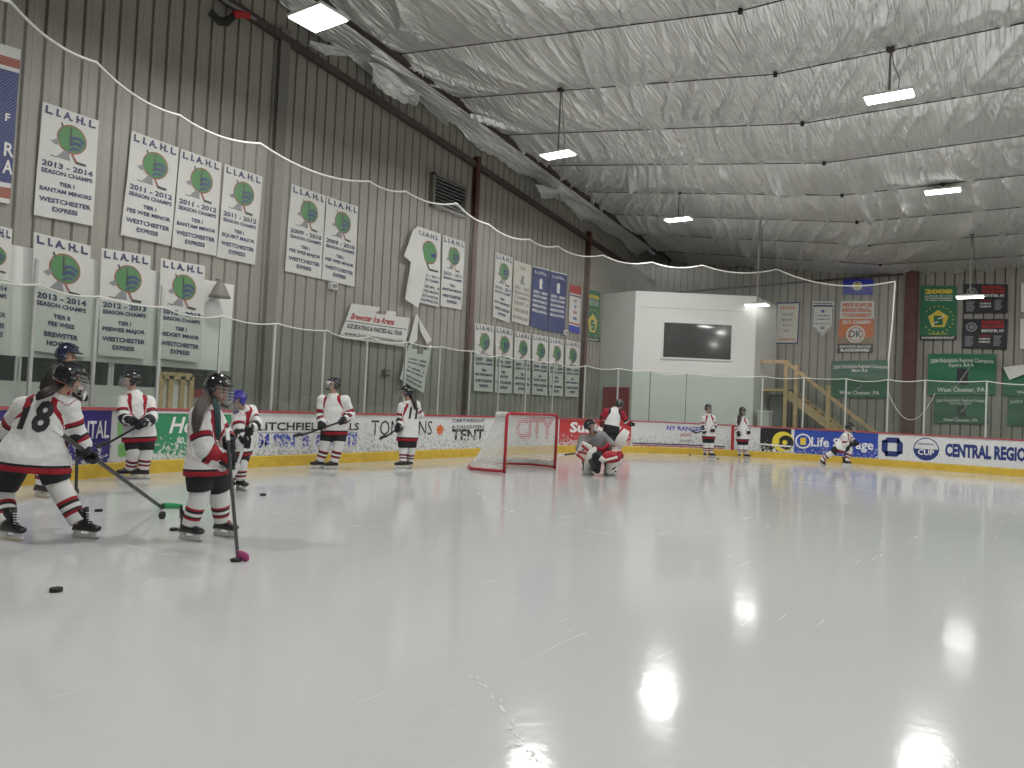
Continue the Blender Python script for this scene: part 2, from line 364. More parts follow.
# ------------------------------------------------------------------ hall geometry
XW, YF, YN, XR = -14.0, 31.5, -6.0, 52.0          # gable wall, far wall, near wall, right wall
RX0, RYF, RRAD = -11.86, 26.3, 7.6                # rink: end boards, far boards, corner radius
RYN = .3
def ceil_z(X, Y):
    Yr = 6.0; a = 7.25+.1*(30.5-max(Y, Yr)) - (.1*(Yr-Y) if Y < Yr else 0)
    return a+max(0, .135*(-4.5-X))
# --- ice and floor
def rounded(x0, x1, y0, y1, r, n=14):
    out = []
    for cx, cy, a in ((x1-r, y1-r, 0), (x0+r, y1-r, PI/2), (x0+r, y0+r, PI), (x1-r, y0+r, 1.5*PI)):
        out += [(cx+r*math.cos(a+PI/2*i/n), cy+r*math.sin(a+PI/2*i/n)) for i in range(n+1)]
    return out
XE = 49.0
b = MB(); P_ = rounded(RX0-.03, XE, RYN-.03, RYF+.03, RRAD); b.add([(x, y, 0) for x, y in P_], [tuple(range(len(P_)))], 'ice')
ice = struct(b.build('floor_ice')); ice.name = 'floor'
b = MB(); b.add([(XW-.2, YN-.2, -.05), (XR+.2, YN-.2, -.05), (XR+.2, YF+.2, -.05), (XW-.2, YF+.2, -.05)], [(0, 1, 2, 3)], 'concrete'); o = struct(b.build('floor'))
# --- ribbed steel wall cladding
def ribbed(name, p0, p1, ztop, pitch=.31, step=.0):
    p0, p1 = np.array(p0, float), np.array(p1, float); L = np.linalg.norm(p1-p0); d = (p1-p0)/L; n = np.array([-d[1], d[0]])
    mid = np.array([5., 13.])
    if n@(mid-p0) < 0: n = -n
    b = MB(); prof = []; k = int(L/pitch)
    for i in range(k+1):
        t = i*pitch; prof += [(t, 0, 0), (t+.012, -.04, 1), (t+.045, -.04, 1), (t+.057, 0, 0)]
        if i % 1 == 0: prof += [(t+.14, 0, 0), (t+.16, .005, 0), (t+.18, 0, 0)]
    prof = [q for q in prof if q[0] <= L]
    if prof[-1][0] < L: prof.append((L, 0, 0))
    vs = []; fs = []; ms = []
    for t, o_, k_ in prof:
        x, y = p0+d*t+n*o_; z = ztop(x, y); vs += [(x, y, -.05), (x, y, z)]
    for i in range(len(prof)-1): fs.append((2*i, 2*i+2, 2*i+3, 2*i+1))
    b.add(vs, fs, 'wall_panel')
    dk = b.mi('seam_dark')
    for i in range(len(prof)-1):
        if prof[i][2] and prof[i+1][2]: b.m[i] = dk
    return struct(b.build(name))
ribbed('wall_left', (XW, YN), (XW, YF), lambda x, y: ceil_z(x, y)+.02)
ribbed('wall_back', (XW, YF), (20, YF), lambda x, y: ceil_z(x, y)+.3)
b = MB(); b.add([(20, YF, -.05), (XR, YF, -.05), (XR, YF, 8), (20, YF, 8)], [(0, 1, 2, 3)], 'wall_panel'); o = struct(b.build('wall_back'))
b = MB(); b.add([(XR, YN, -.05), (XR, YF, -.05), (XR, YF, 11), (XR, YN, 11)], [(0, 1, 2, 3)], 'wall_panel'); struct(b.build('wall_right'))
b = MB(); b.add([(XW, YN, -.05), (XR, YN, -.05), (XR, YN, 10), (XW, YN, 10)], [(0, 1, 2, 3)], 'wall_panel'); struct(b.build('wall_front'))
# --- ceiling: quilted foil insulation, pinched up at the purlins
PUR = [15.9+2.4*k for k in range(-9, 7)]
def vnoise(x, y, seed):
    r = np.random.RandomState(seed).rand(256, 256); xi = np.floor(x).astype(int); yi = np.floor(y).astype(int); fx = x-xi; fy = y-yi
    fx = fx*fx*(3-2*fx); fy = fy*fy*(3-2*fy); g = lambda a, c: r[a % 256, c % 256]
    return (g(xi, yi)*(1-fx)+g(xi+1, yi)*fx)*(1-fy)+(g(xi, yi+1)*(1-fx)+g(xi+1, yi+1)*fx)*fy
def ceiling(name, x0, x1, y0, y1, st, fine):
    nx = int((x1-x0)/st); ny = int((y1-y0)/st); X, Y = np.meshgrid(np.linspace(x0, x1, nx+1), np.linspace(y0, y1, ny+1))
    Z = 7.25+.1*(30.5-np.maximum(Y, 6))-.1*np.maximum(0, 6-Y)+np.maximum(0, .135*(-4.5-X))
    ph = ((Y-15.9)/2.4) % 1.; pin = np.abs(np.sin(PI*ph))
    Z = Z-.11*pin**.6*(.7+.6*vnoise(X*.5, Y*.5, 3))
    if fine:
        ang = .22+.35*(vnoise(X*.16, Y*.16, 11)-.5); u = X*np.cos(ang)+Y*np.sin(ang); v = -X*np.sin(ang)+Y*np.cos(ang)
        u = u+.25*(vnoise(X*.8, Y*.8, 21)-.5)
        env = .30+.70*pin
        for f, fv, a, sd, pw in ((1.1, .10, .12, 1, 6), (2.1, .13, .19, 2, 9), (3.3, .18, .16, 4, 10), (5.3, .28, .07, 5, 8), (9., .6, .02, 6, 5)):
            n = vnoise(u*f, v*fv+sd*7.3, 30+sd); rd = 1-np.abs(2*n-1); Z -= a*env*(rd**pw)*(.2+1.2*vnoise(X*.35, Y*.35, 60+sd))
        Z += .03*(vnoise(X*3, Y*3, 8)-.5)
    vs = np.stack([X.ravel(), Y.ravel(), Z.ravel()], 1); idx = np.arange((nx+1)*(ny+1)).reshape(ny+1, nx+1)
    fs = np.stack([idx[:-1, :-1].ravel(), idx[1:, :-1].ravel(), idx[1:, 1:].ravel(), idx[:-1, 1:].ravel()], 1)
    me = bpy.data.meshes.new(name); me.from_pydata(vs.tolist(), [], fs.tolist()); me.materials.append(M['foil']); me.polygons.foreach_set('use_smooth', [True]*len(me.polygons))
    o = bpy.data.objects.new(name, me); COL.objects.link(o); return struct(o)
ceiling('ceiling', -13.2, 8, 9, YF+.05, .055, True)
ceiling('ceiling', 8, XR, 9, YF+.05, .6, False)
ceiling('ceiling', -13.2, XR, YN, 9, .6, False)
b = MB(); 
for y0 in np.arange(YN, YF, 1.): b.add([(XW-.05, y0, ceil_z(XW, y0)+.25), (-13.0, y0, ceil_z(-13, y0)+.15), (-13.0, min(y0+1, YF), ceil_z(-13, y0+1)+.15), (XW-.05, min(y0+1, YF), ceil_z(XW, y0+1)+.25)], [(0, 1, 2, 3)], 'dark')
struct(b.build('ceiling'))
# insulation folding down from the eave gap onto the gable wall
def fold():
    nx, ny = 14, 300; vs = []; ys = np.linspace(2, 29.5, ny+1)
    for j, y in enumerate(ys):
        hang = .30+.08*math.sin(y*1.1)+.06*math.sin(y*2.9)+.03*random.random()
        for i in range(nx+1):
            t = i/nx; x = -13.25-(XW*-1-13.25-.06)*t; z = ceil_z(-13.2, y)-.10-hang*t**.9+.04*math.sin(t*6+y*2)*t*(1-t)*2+.05*random.random()*t
            vs.append((x+.02*random.random(), y, z))
    b = MB(); b.add(vs, [(j*(nx+1)+i, j*(nx+1)+i+1, (j+1)*(nx+1)+i+1, (j+1)*(nx+1)+i) for j in range(ny) for i in range(nx)], 'foil'); o = struct(b.build('ceiling', smooth=True)); return o
fold()
# purlin cables + bolts as ceiling trim, rafter strip, steel frame members
n_ = 0
for y in PUR:
    if y > 9.1:
        b = MB(); b.beam((-13.2, y, ceil_z(-13.2, y)-.07), (-4.5, y, ceil_z(-4.5, y)-.07), .02, .02, 'brown_steel'); b.beam((-4.5, y, ceil_z(-4.5, y)-.07), (20, y, ceil_z(20, y)-.07), .02, .02, 'brown_steel')
        n_ += 1; struct(b.build('trim_%d' % n_))
for y in PUR:
    if 12 < y < 31:
        for x in (-4.5, 3.2):
            b = MB(); b.tube([(x, y, ceil_z(x, y)-.02), (x, y, ceil_z(x, y)-.12)], .045, 'dark', 8); n_ += 1; struct(b.build('trim_%d' % n_))
b = MB()
for (a, c) in ((YN, 6), (6, YF)): b.beam((-13.18, a, ceil_z(-13.2, a)-.12), (-13.18, c, ceil_z(-13.2, c)-.12), .16, .14, 'brown_steel')
n_ += 1; struct(b.build('trim_%d' % n_))
# sloping rafter flange low on the gable wall (a straight steel angle)
pa, pb = onX(226, 0, XW+.08), onX(665, 290, XW+.08); sl = (pb[2]-pa[2])/(pb[1]-pa[1])
b = MB(); b.beam((XW+.08, 6, pa[2]+sl*(6-pa[1])), (XW+.08, 31.4, pa[2]+sl*(31.4-pa[1])), .12, .17, 'brown_steel')
n_ += 1; struct(b.build('trim_%d' % n_))
def column(p, top, m, w, d, label, ax='x'):
    b = MB(); x, y = p
    if ax == 'x':
        b.box((x+.02, y, top/2), (.03, w, top), m); b.box((x+d, y, top/2), (.03, w, top), m); b.box((x+d/2, y, top/2), (d, .03, top), m)
    else:
        b.box((x, y-.02, top/2), (w, .03, top), m); b.box((x, y-d, top/2), (w, .03, top), m); b.box((x, y-d/2, top/2), (.03, d, top), m)
    return tag(b.build('steel_column'), label, 'column')
yc1 = onX(471, 240, XW)[1]; yc2 = onX(584, 300, XW)[1]; yc0 = onX(278, 120, XW)[1]
column((XW, yc1), ceil_z(XW, yc1)-.9, 'rust_steel', .17, .16, 'dark red steel wall column between the louvre vent and the blue banners')
column((XW, yc2), ceil_z(XW, yc2)-.9, 'rust_steel', .17, .16, 'dark red steel wall column beside the narrow green 2008 banner')
column((XW, yc0), ceil_z(XW, yc0)-.9, 'grey_steel', .26, .12, 'grey steel wall column between two groups of white banners')
xc = onY(911, 340, YF)[0]; column((xc, YF), 7.4, 'rust_steel', .42, .35, 'wide dark red steel column on the far wall beside the big green banner', 'y')
# loose conduit line high on the far wall
b = MB(); b.beam((-13.5, YF-.08, 6.7), (-2.8, YF-.08, 7.05), .06, .08, 'brown_steel'); n_ += 1; struct(b.build('trim_%d' % n_))
# --- rink loop: near-left corner, end boards, far-left corner, far side
LOOP = []
cy = RYN+RRAD
for i in range(0, 25): a = PI*1.5-PI/2*i/24; LOOP.append((RX0+RRAD+RRAD*math.cos(a), cy+RRAD*math.sin(a)))
for i in range(1, 12): LOOP.append((RX0, cy+(RYF-RRAD-cy)*i/11))
for i in range(1, 33): a = PI-PI/2*i/32; LOOP.append((RX0+RRAD+RRAD*math.cos(a), RYF-RRAD+RRAD*math.sin(a)))
for i in range(1, 40): LOOP.append((RX0+RRAD+.6*i, RYF))
LOOP = np.array(LOOP); SEG = np.r_[0, np.cumsum(np.linalg.norm(np.diff(LOOP, axis=0), axis=1))]
def loop(s, out=0):
    s = min(max(s, 0), SEG[-1]-1e-6); i = int(np.searchsorted(SEG, s, side='right')-1); t = (s-SEG[i])/(SEG[i+1]-SEG[i]); p = LOOP[i]*(1-t)+LOOP[i+1]*t
    d = (LOOP[i+1]-LOOP[i]); 
    d0 = LOOP[i]-LOOP[max(i-1, 0)] if i else d; d1 = LOOP[min(i+2, len(LOOP)-1)]-LOOP[i+1] if i < len(LOOP)-2 else d
    u = lambda v: v/(np.linalg.norm(v)+1e-12)
    na = u(u(d0)+u(d)); nb = u(u(d)+u(d1)); dd = u(na*(1-t)+nb*t); n = np.array([-dd[1], dd[0]])  # pointing out of the rink
    return p+n*out, dd, n
def on_loop(x, y):
    r = ray(x, y); best = None
    for i in range(len(LOOP)-1):
        a, c = LOOP[i], LOOP[i+1]; e = c-a; den = r[0]*e[1]-r[1]*e[0]
        if abs(den) < 1e-9: continue
        t = (a[0]*e[1]-a[1]*e[0])/den; q = (a[0]*r[1]-a[1]*r[0])/den
        if 0 <= q <= 1 and t > 0 and (best is None or t > best[0]): best = (t, SEG[i]+q*(SEG[i+1]-SEG[i]), HCAM+r[2]*t)
    return best[1], best[2]
S0, S1 = 4.0, SEG[-1]-.1
def loop_strip(b, s0, s1, prof, m, st=.25):
    """sweep a closed (out, z) profile along the loop"""
    k = max(2, int((s1-s0)/st)+1); vs = []; n = len(prof)
    for i in range(k):
        s = s0+(s1-s0)*i/(k-1)
        for o_, z in prof: p, _, _ = loop(s, o_); vs.append((p[0], p[1], z))
    fs = [(i*n+j, i*n+(j+1) % n, (i+1)*n+(j+1) % n, (i+1)*n+j) for i in range(k-1) for j in range(n)]+[tuple(range(n)), tuple((k-1)*n+i for i in range(n))[::-1]]
    b.add(vs, fs, m)
db = thing('dasher_boards', 'long white scuffed dasher boards ringing the ice with yellow kick strip', 'boards', (RX0, 12, 0))
b = MB(); loop_strip(b, S0, S1, [(0, .0), (.14, .0), (.14, 1.03), (0, 1.03)], 'board_scuff'); b.build('board_face', db)
b = MB(); loop_strip(b, S0, S1, [(-.02, .0), (.0, .0), (.0, .215), (-.02, .20)], 'yellow'); b.build('kick_plate', db)
b = MB(); loop_strip(b, S0, S1, [(-.025, 1.03), (.16, 1.03), (.16, 1.07), (-.01, 1.07)], 'cap_red'); b.build('cap_rail', db)
# --- posts and glass
post_px = [(35, 380), (97, 380), (161, 380), (221, 380), (275, 380), (325, 380), (368, 380), (407, 385), (441, 385), (472, 390), (501, 390), (528, 390), (555, 390), (586, 395), (619, 395), (651, 395), (687, 395), (762, 410), (803, 410), (845, 410), (887, 410), (924, 410), (986, 410)]
ss = [on_loop(*p)[0] for p in post_px]; ss = [ss[0]-1.3*k for k in (2, 1)]+ss; ss += [ss[-1]+1.65*k for k in range(1, 7)]
print('post spacing', np.round(np.diff(ss), 2))
def gtop(s): return 2.72
GT = 2.72
for k, s in enumerate(ss):
    p, d, n = loop(s, .09); b = MB(); R = Matrix.Rotation(math.atan2(d[1], d[0]), 3, 'Z')
    thin = 15 <= k-2 <= 16
    top = GT+(.35 if k-2 in (0, 2) else 0)+.02
    b.box((p[0], p[1], (1.07+top)/2), ((.02 if thin else .05), .035, top-1.07), 'grey_steel' if thin else 'alu', R); b.box((p[0], p[1], top+.01), (.06, .05, .02), 'white_plastic', R)
    b.build('support_post', db)
for k in range(len(ss)-1):
    a, c = ss[k]+.03, ss[k+1]-.03; b = MB(); loop_strip(b, a, c, [(.085, 1.08), (.097, 1.08), (.097, GT), (.085, GT)], 'glass', .3)
    b.build('glass_pane', db)
b = MB()
for k in range(len(ss)-1):
    pts = []
    for i in range(7):
        t = i/6; s = ss[k]*(1-t)+ss[k+1]*t; p, _, _ = loop(s, .02); pts.append((p[0], p[1], GT+.03-.10*4*t*(1-t)*(.3+.7*((k*37) % 10)/10)))
    b.tube(pts, .012, 'rope', 6)
b.build('top_cord', db)
# --- white scalloped rope carrying the safety netting
pk = [(-40, -36), (14, 2), (99, 62), (182, 115), (262, 143), (371, 181), (407, 191), (458, 203), (490, 224), (531, 239), (559, 246), (604, 255), (653, 262), (703, 265), (777, 269), (895, 281)]
pk3 = [on_loop(*p) for p in pk]; print('rope', np.round(pk3, 2))
pts = []; ntop = []
for (a, c) in zip(pk3[:-1], pk3[1:]):
    L_ = c[0]-a[0]
    for i in range(12):
        t = i/12; s = a[0]*(1-t)+c[0]*t; sag = .07*L_ if L_ < 3 else .055*L_+.1; z = a[1]*(1-t)+c[1]*t-sag*4*t*(1-t); p, _, _ = loop(s, .05); pts.append((p[0], p[1], z)); ntop.append((s, z))
p, _, _ = loop(pk3[-1][0], .05); pts.append((p[0], p[1], pk3[-1][1])); ntop.append(pk3[-1])
nr = thing('netting_rope', 'white scalloped rope strung high above the boards to carry the netting', 'rope', pts[0])
b = MB(); b.tube(pts, .021, 'rope', 6); b.build('scalloped_rope', nr, smooth=True)
b = MB(); p, _, _ = loop(pk3[-1][0], .05); e = on_loop(888, 392)
b.tube([(p[0], p[1], pk3[-1][1]), (p[0]-.05, p[1], 4.5), (p[0]-.12, p[1], 3.4), (p[0]-.1, p[1], 2.7)], .022, 'rope', 6); b.build('corner_drop', nr, smooth=True)
b = MB()
q = pk3[-1][0]; pts2 = []
for i in range(15): t = i/14; p, _, _ = loop(q-.1+1.3*t, .05); pts2.append((p[0], p[1], 2.35-.85*4*t*(1-t)))
b.tube(pts2, .008, 'rope', 5); b.build('loose_line', nr)
b = MB(); vs = []; uvs = []
for s, z in ntop: 
    p, _, _ = loop(s, .05); vs += [(p[0], p[1], GT+.02), (p[0], p[1], z)]; uvs += [(s, GT), (s, z)]
b.add(vs, [(2*i, 2*i+2, 2*i+3, 2*i+1) for i in range(len(ntop)-1)], 'netting'); o = b.build('safety_netting')
uvl = o.data.uv_layers.new(name='uv')
for l in o.data.loops: uvl.data[l.index].uv = uvs[l.vertex_index]
attach(o, nr)
# ------------------------------------------------------------------ lamps
def lamp(x, y, z, label, group, size=(.82, .38), power=1.):
    t = thing('hanging_light', label, 'light', (x, y, z), group); zt = ceil_z(x, y)-.05
    b = MB(); b.box((x, y, z+.05), (size[0]+.06, size[1]+.06, .05), 'white_plastic'); b.box((x, y, z+.10), (size[0]*.5, size[1]*.4, .06), 'grey_steel'); b.build('housing', t, bevel=.01)
    b = MB(); b.box((x, y, z+.02), (size[0], size[1], .03), 'diffuser'); b.build('diffuser', t)
    b = MB(); b.tube([(x, y, z+.1), (x, y, zt)], .022, 'grey_steel', 8); b.build('hanging_rod', t)
    b = MB(); b.tube([(x+.16, y, z+.1), (x+.17, y, z+.35), (x+.06, y, zt-.3), (x+.02, y, zt)], .008, 'dark', 5); b.build('power_cable', t)
    b = MB(); b.box((x, y, zt), (.14, .14, .07), 'brown_steel'); b.build('ceiling_bracket', t)
    L = bpy.data.lights.new('lamp_glow', 'AREA'); L.shape = 'RECTANGLE'; L.size, L.size_y = size; L.energy = LAMP_W*power; L.color = (1, .99, .97); L.spread = PI
    o = bpy.data.objects.new('lamp_glow', L); COL.objects.link(o); o.location = (x, y, z-.005); attach(o, t); return t
G = 'high bay lamps over the ice'
p = onZ(318, 20, 7.75); lamp(p[0], p[1], 7.75, 'large bright hanging lamp at upper left, close to the torn foil at the wall', G, (.80, .58))
lamp(-9.8, 15.9, 7.7, 'rod-hung white lamp seen left of centre in front of the foil ceiling', G); lamp(-2.3, 15.9, 7.7, 'rod-hung white lamp nearest at upper right of the photograph', G)
lamp(-9.5, 23.1, 7.7, 'small hanging lamp in the middle distance above the white walled room', G); lamp(-1.95, 23.1, 7.7, 'hanging lamp on a short rod at right, in front of greenish foil', G)
p = onY(757, 306, 25.4); lamp(p[0], p[1], p[2], 'low lamp on a long rod in front of the white walled room', G, power=.12, size=(.72, .34)); p = onY(970, 298, 27.6); lamp(p[0], p[1], p[2], 'low lamp on a long rod in front of the black banners', G, power=.12, size=(.72, .34))
ORD = ['first', 'second', 'third', 'fourth', 'fifth', 'sixth']
for jy, y in enumerate((1.5, 8.7, 15.9, 23.1)):
    for jx, x in enumerate((-9.8, -2.1, 5.6, 13.3, 21.0, 30.)):
        if x < 0 and y > 9 or (x, y) == (-9.8, 8.7): continue
        lamp(x, y, 7.7, 'white high bay lamp, %s from the gable wall in the %s row' % (ORD[jx], ORD[jy]), 'high bay lamps beyond the view')
# ------------------------------------------------------------------ board advertisements
def ad_sheet(x0, x1, ymid=432, pad=.0, z0=.225, z1=1.02):
    s0 = on_loop(x0, ymid)[0] if not isinstance(x0, tuple) else x0[0]; s1 = on_loop(x1, ymid)[0] if not isinstance(x1, tuple) else x1[0]
    def P(u, v, off): p, d, n = loop(s0+u, -.004-off); return np.array([p[0], p[1], z0+v])
    return Sheet(P, s1-s0, z1-z0)
def px2u(sh, x0, x, y=432): return (on_loop(x, y)[0]-on_loop(x0, y)[0])/sh.w
def ad(x0, x1, base, label, y=432, nx=None):
    sh = ad_sheet(x0, x1, y); n = nx or max(6, int(sh.w/.2)); vs = [sh.P(sh.w*i/n, sh.h*j, 0) for j in (0, 1) for i in range(n+1)]
    sh.mb.add(vs, [(i, i+1, n+2+i, n+1+i) for i in range(n)], base); sh.lv = .0025; sh.label = label; sh.px = (x0, y); return sh
def U(sh, x): return px2u(sh, sh.px[0], x, sh.px[1])
def ad_done(sh): return tag(sh.mb.build('board_advertisement'), sh.label, 'advertisement')
a = ad(-38, 110, 'ad_navy', 'dark purple board advertisement reading DENTAL in white, behind the nearest skaters', 445)
a.text('PU', U(a, 6), .50, .26, 'white_ink', .5); a.text('DENTAL', U(a, 87), .48, .26, 'white_ink', .30); a.text('LS', U(a, 8), .14, .15, 'ad_white', .5); a.text('A E S', U(a, 88), .16, .15, 'ad_white', .3); ad_done(a)
a = ad(112, 152, 'board_white', 'white board advertisement with lime green patch and clover', 442)
a.poly([(a.w*.12, a.h*.5), (a.w*.1, a.h*.9), (a.w*.55, a.h*.95), (a.w*.6, a.h*.7), (a.w*.45, a.h*.46)], 'ad_lime')
for k in range(4): a.disc(a.w*.30+.07*math.cos(k*PI/2+.8), a.h*.22+.07*math.sin(k*PI/2+.8), .065, 'ad_lime')
ad_done(a)
a = ad(153, 249, 'ad_green', 'green chipped board advertisement reading Holi in white script', 442); a.text('Holi', U(a, 186), .55, .27, 'white_ink', .5, shear=.25, bold=.02); a.text('80', U(a, 180), .33, .10, 'white_ink', .4)
a.rect(0, .96, 1, 1, 'white_ink', 1, 8); ad_done(a)
a = ad(251, 363, 'board_scuff', 'white board advertisement reading LITCHFIELD HILLS over broken blue lettering', 440); a.text('LITCHFIELD  HILLS', .50, .60, .15, 'ad_ink', .9, bold=.02, fill=True); a.rect(.04, .53, .94, .545, 'inkgrey'); a.text('M SSN  B  &  GUTS', .5, .20, .24, 'ad_bluechip', .88, bold=.045, fill=True); ad_done(a)
a = ad(365, 446, 'board_scuff', 'white board advertisement reading TOMPKINS beside an orange leaf', 437); a.text('TOMPKINS', .43, .45, .34, 'ad_ink', .74, bold=-.002, fill=True)
lf = [(0, -.14), (.03, -.04), (.12, -.06), (.09, 0), (.17, .05), (.10, .07), (.12, .15), (.05, .12), (0, .2), (-.05, .12), (-.12, .15), (-.10, .07), (-.17, .05), (-.09, 0), (-.12, -.06), (-.03, -.04)]
a.poly([(a.w*.91+x, a.h*.55+y) for x, y in lf], 'orange'); ad_done(a)
a = ad(448, 510, 'board_scuff', 'white board advertisement reading CARTWRIGHT and DAUGHTERS TENT in black', 435); a.text('CARTWRIGHT', .30, .84, .085, 'ad_ink', .5, fill=True); a.text('& DAUGHTERS', .30, .64, .085, 'ad_ink', .5, fill=True); a.text('TENT', .30, .27, .27, 'ad_ink', .5, bold=.035, fill=True); ad_done(a)
a = ad(512, 557, 'board_scuff', 'white board advertisement with large red CITY lettering seen through the goal', 434); a.text('CITY', .5, .30, .56, 'ad_redchip', .86, bold=.04, fill=True); ad_done(a)
a = ad(559, 631, 'ad_red', 'red board advertisement reading Subway in white, behind the goaltender', 434); a.text('Subway', .52, .52, .30, 'white_ink', .72, bold=.04, shear=.05, fill=True); a.text('G', .47, .08, .22, 'ad_white', .3); ad_done(a)
a = ad(633, 727, 'board_scuff', 'white board advertisement reading NY RANGERS ASSIST CHASE', 436); c = U(a, 686); a.text('NY RANGERS', c, .72, .14, 'ad_bluechip', .42, bold=.03, fill=True); a.text('ASSIST', c, .48, .10, 'ad_redchip', .3, bold=.02); a.text('CHASE', c, .24, .08, 'inkgrey', .3)
a.rect(0, .02, .98, .06, 'red', 1, 12); a.rect(0, .09, .98, .14, 'navy', 1, 12); ad_done(a)
a = ad(760, 791, 'ad_black', 'black board advertisement with a yellow round emblem', 442); a.disc(a.w*.74, a.h*.45, .34, 'ad_gold', 1); a.disc(a.w*.84, a.h*.42, .24, 'ad_black', 2); a.disc(a.w*.8, a.h*.42, .08, 'ad_gold', 3); a.line([(0, a.h*.3), (a.w, a.h*.27)], .05, 'white_ink', 4); ad_done(a)
a = ad(794, 878, 'ad_blue', 'blue board advertisement reading Life Storage in white, behind the striding skater', 445); a.disc(a.w*.11, a.h*.52, .25, 'white_ink', 1); a.disc(a.w*.11, a.h*.52, .20, 'ad_blue', 2); a.rect(.075, .37, .145, .66, 'gold', 3); a.text('Life Storage', .58, .34, .30, 'white_ink', .74, bold=.02, fill=True); ad_done(a)
a = ad(879, 908, 'board_white', 'white board advertisement with a blue octagon emblem', 448); cu, cv = a.w*.46, a.h*.5
for k in range(4):
    r = Matrix.Rotation(k*PI/2, 2); q = [r@Vector(p) for p in ((-.30, .13), (-.14, .30), (.20, .30), (.20, .13))]; a.poly([(cu+p.x, cv+p.y) for p in q], 'blue')
ad_done(a)
a = ad(909, 1075, 'board_white', 'white board advertisement reading CENTRAL REGION with a round blue cup emblem', 452); s_ = a; c = U(a, 926)*a.w
a.ring(c, a.h*.5, .32, .35, 'blue', 1); a.disc(c, a.h*.5, .32, 'blue', 1, PI, 2*PI); a.text('CUP', c/a.w, .28, .16, 'white_ink', .2, bold=.02); a.text('NATIONAL', c/a.w, .66, .06, 'blue', .2); u0, u1 = U(a, 945), U(a, 1035)
a.text('CENTRAL REGION', (u0+u1)/2, .30, .36, 'blue', (u1-u0), bold=.05, fill=True); ad_done(a)
# red line painted down the boards at the blue/red line mark
s_, _ = on_loop(731, 440); b = MB(); loop_strip(b, s_, s_+.10, [(-.008, .21), (-.003, .21), (-.003, 1.03), (-.008, 1.03)], 'red', .1); b.build('goal_line_mark', db)
# ------------------------------------------------------------------ league banners on the gable wall
def league(c, lines, label, group='white league champion banners on the ribbed wall', seed=0, head='L.I.A.H.L.', ty=1., name='championship_banner', X=None, base='vinyl', top=True):
    pts = [onX(p[0], p[1], X or XW+.03) for p in c]; s = quad_sheet(pts, .012, seed); s.grid(base, 8, 12); w, h = s.w, s.h
    s.text(head.replace('.', '. ').strip(), .5, .915, .062*h, 'navy', .90, bold=.05, fill=True)
    cx, cy, r = w*.54, h*.745, min(w*.33, h*.132)
    s.disc(cx, cy, r, 'logo_rim', 1); s.disc(cx, cy, r*.91, 'logo_green', 2)
    # blue waves on the lower right of the globe, black stick on its upper left
    for k, (a0, wd) in enumerate(((-.05, .26), (-.42, .30), (-.80, .2))):
        pts_ = [(cx+r*(-.15+.95*t*math.cos(a0*.5)), cy+r*(a0+.25*math.sin(t*3.2))) for t in np.linspace(0, 1-.12*k, 7)]; pts_ = [p for p in pts_ if (p[0]-cx)**2+(p[1]-cy)**2 < (r*.9)**2]
        s.line(pts_, r*wd*.8, 'blue', 3)
    s.line([(cx-r*.1, cy+r*.8), (cx-r*.12, cy+r*.3), (cx-r*.05, cy-.35*r)], r*.10, 'ink', 4)
    s.line([(cx-r*.75, cy+r*.95), (cx-r*.62, cy+r*.6)], r*.12, 'ink', 2)
    s.poly([(cx-r*1.35, cy-r*.45), (cx-r*.95, cy-r*.2), (cx-r*.8, cy-r*.45), (cx-r*1.0, cy-r*.65)], 'logo_grey', 2)
    s.poly([(cx-r*.95, cy-r*1.45), (cx-r*.45, cy-r*.85), (cx-r*.15, cy-r*.95), (cx-r*.05, cy-r*1.5)], 'logo_grey', 2)
    s.line([(cx, cy-r*.9), (cx+r*.35, cy-r*1.5)], r*.13, 'logo_rim', 3); s.line([(cx+r*.3, cy-r*1.5), (cx+r*1.0, cy-r*1.55)], r*.17, 'ink', 3)
    s.line([(cx-r*1.3, cy-r*1.42), (cx-r*.9, cy-r*1.48)], r*.05, 'ink', 2)
    vv = [.455, .395, .30, .235, .14, .065]
    for i, t in enumerate(lines):
        if t: s.text(t, .5, vv[i], (.047, .036, .036, .036, .04, .04)[i]*h, 'navy', .88, bold=.035, fill=len(t) > 8)
    o = s.done(name); return tag(o, label, 'banner', group)
WE = ('WESTCHESTER', 'EXPRESS')
def L4(tl, tr, br, bl, *a, **k): return league((tl, tr, br, bl), *a, **k)
SC = 'SEASON CHAMPS'
L4((42, 102), (98, 121), (92, 226), (33, 215), ('2013 - 2014', SC, 'TIER I', 'BANTAM MINORS')+WE, 'white 2013-2014 BANTAM MINORS champions banner, largest of the upper row', seed=1)
L4((131, 131), (178, 148), (170, 246), (120, 235), ('2011 - 2012', SC, 'TIER I', 'PEE WEE MINOR')+WE, 'white 2011-2012 PEE WEE MINOR champions banner', seed=2)
L4((180, 149), (221, 163), (215, 256), (171, 247), ('2011 - 2012', SC, 'TIER I', 'BANTAM MINOR')+WE, 'white 2011-2012 BANTAM MINOR champions banner, middle of three hung together', seed=3)
L4((224, 164), (262, 177), (254, 265), (216, 257), ('2011 - 2012', SC, 'TIER I', 'SQUIRT MAJOR')+WE, 'white 2011-2012 SQUIRT MAJOR champions banner', seed=4)
L4((291, 184), (325, 196), (320, 279), (284, 271), ('2009 - 2010', SC, 'TIER I', 'PEE WEE MAJOR')+WE, 'white 2009-2010 PEE WEE MAJOR champions banner', seed=5, head='L.I.A.H.L')
L4((326, 196), (357, 207), (354, 287), (321, 279), ('2009 - 2010', SC, 'TIER I', 'PEE WEE MINOR')+WE, 'white 2009-2010 PEE WEE MINOR champions banner', seed=6, head='L.I.A.H.L')
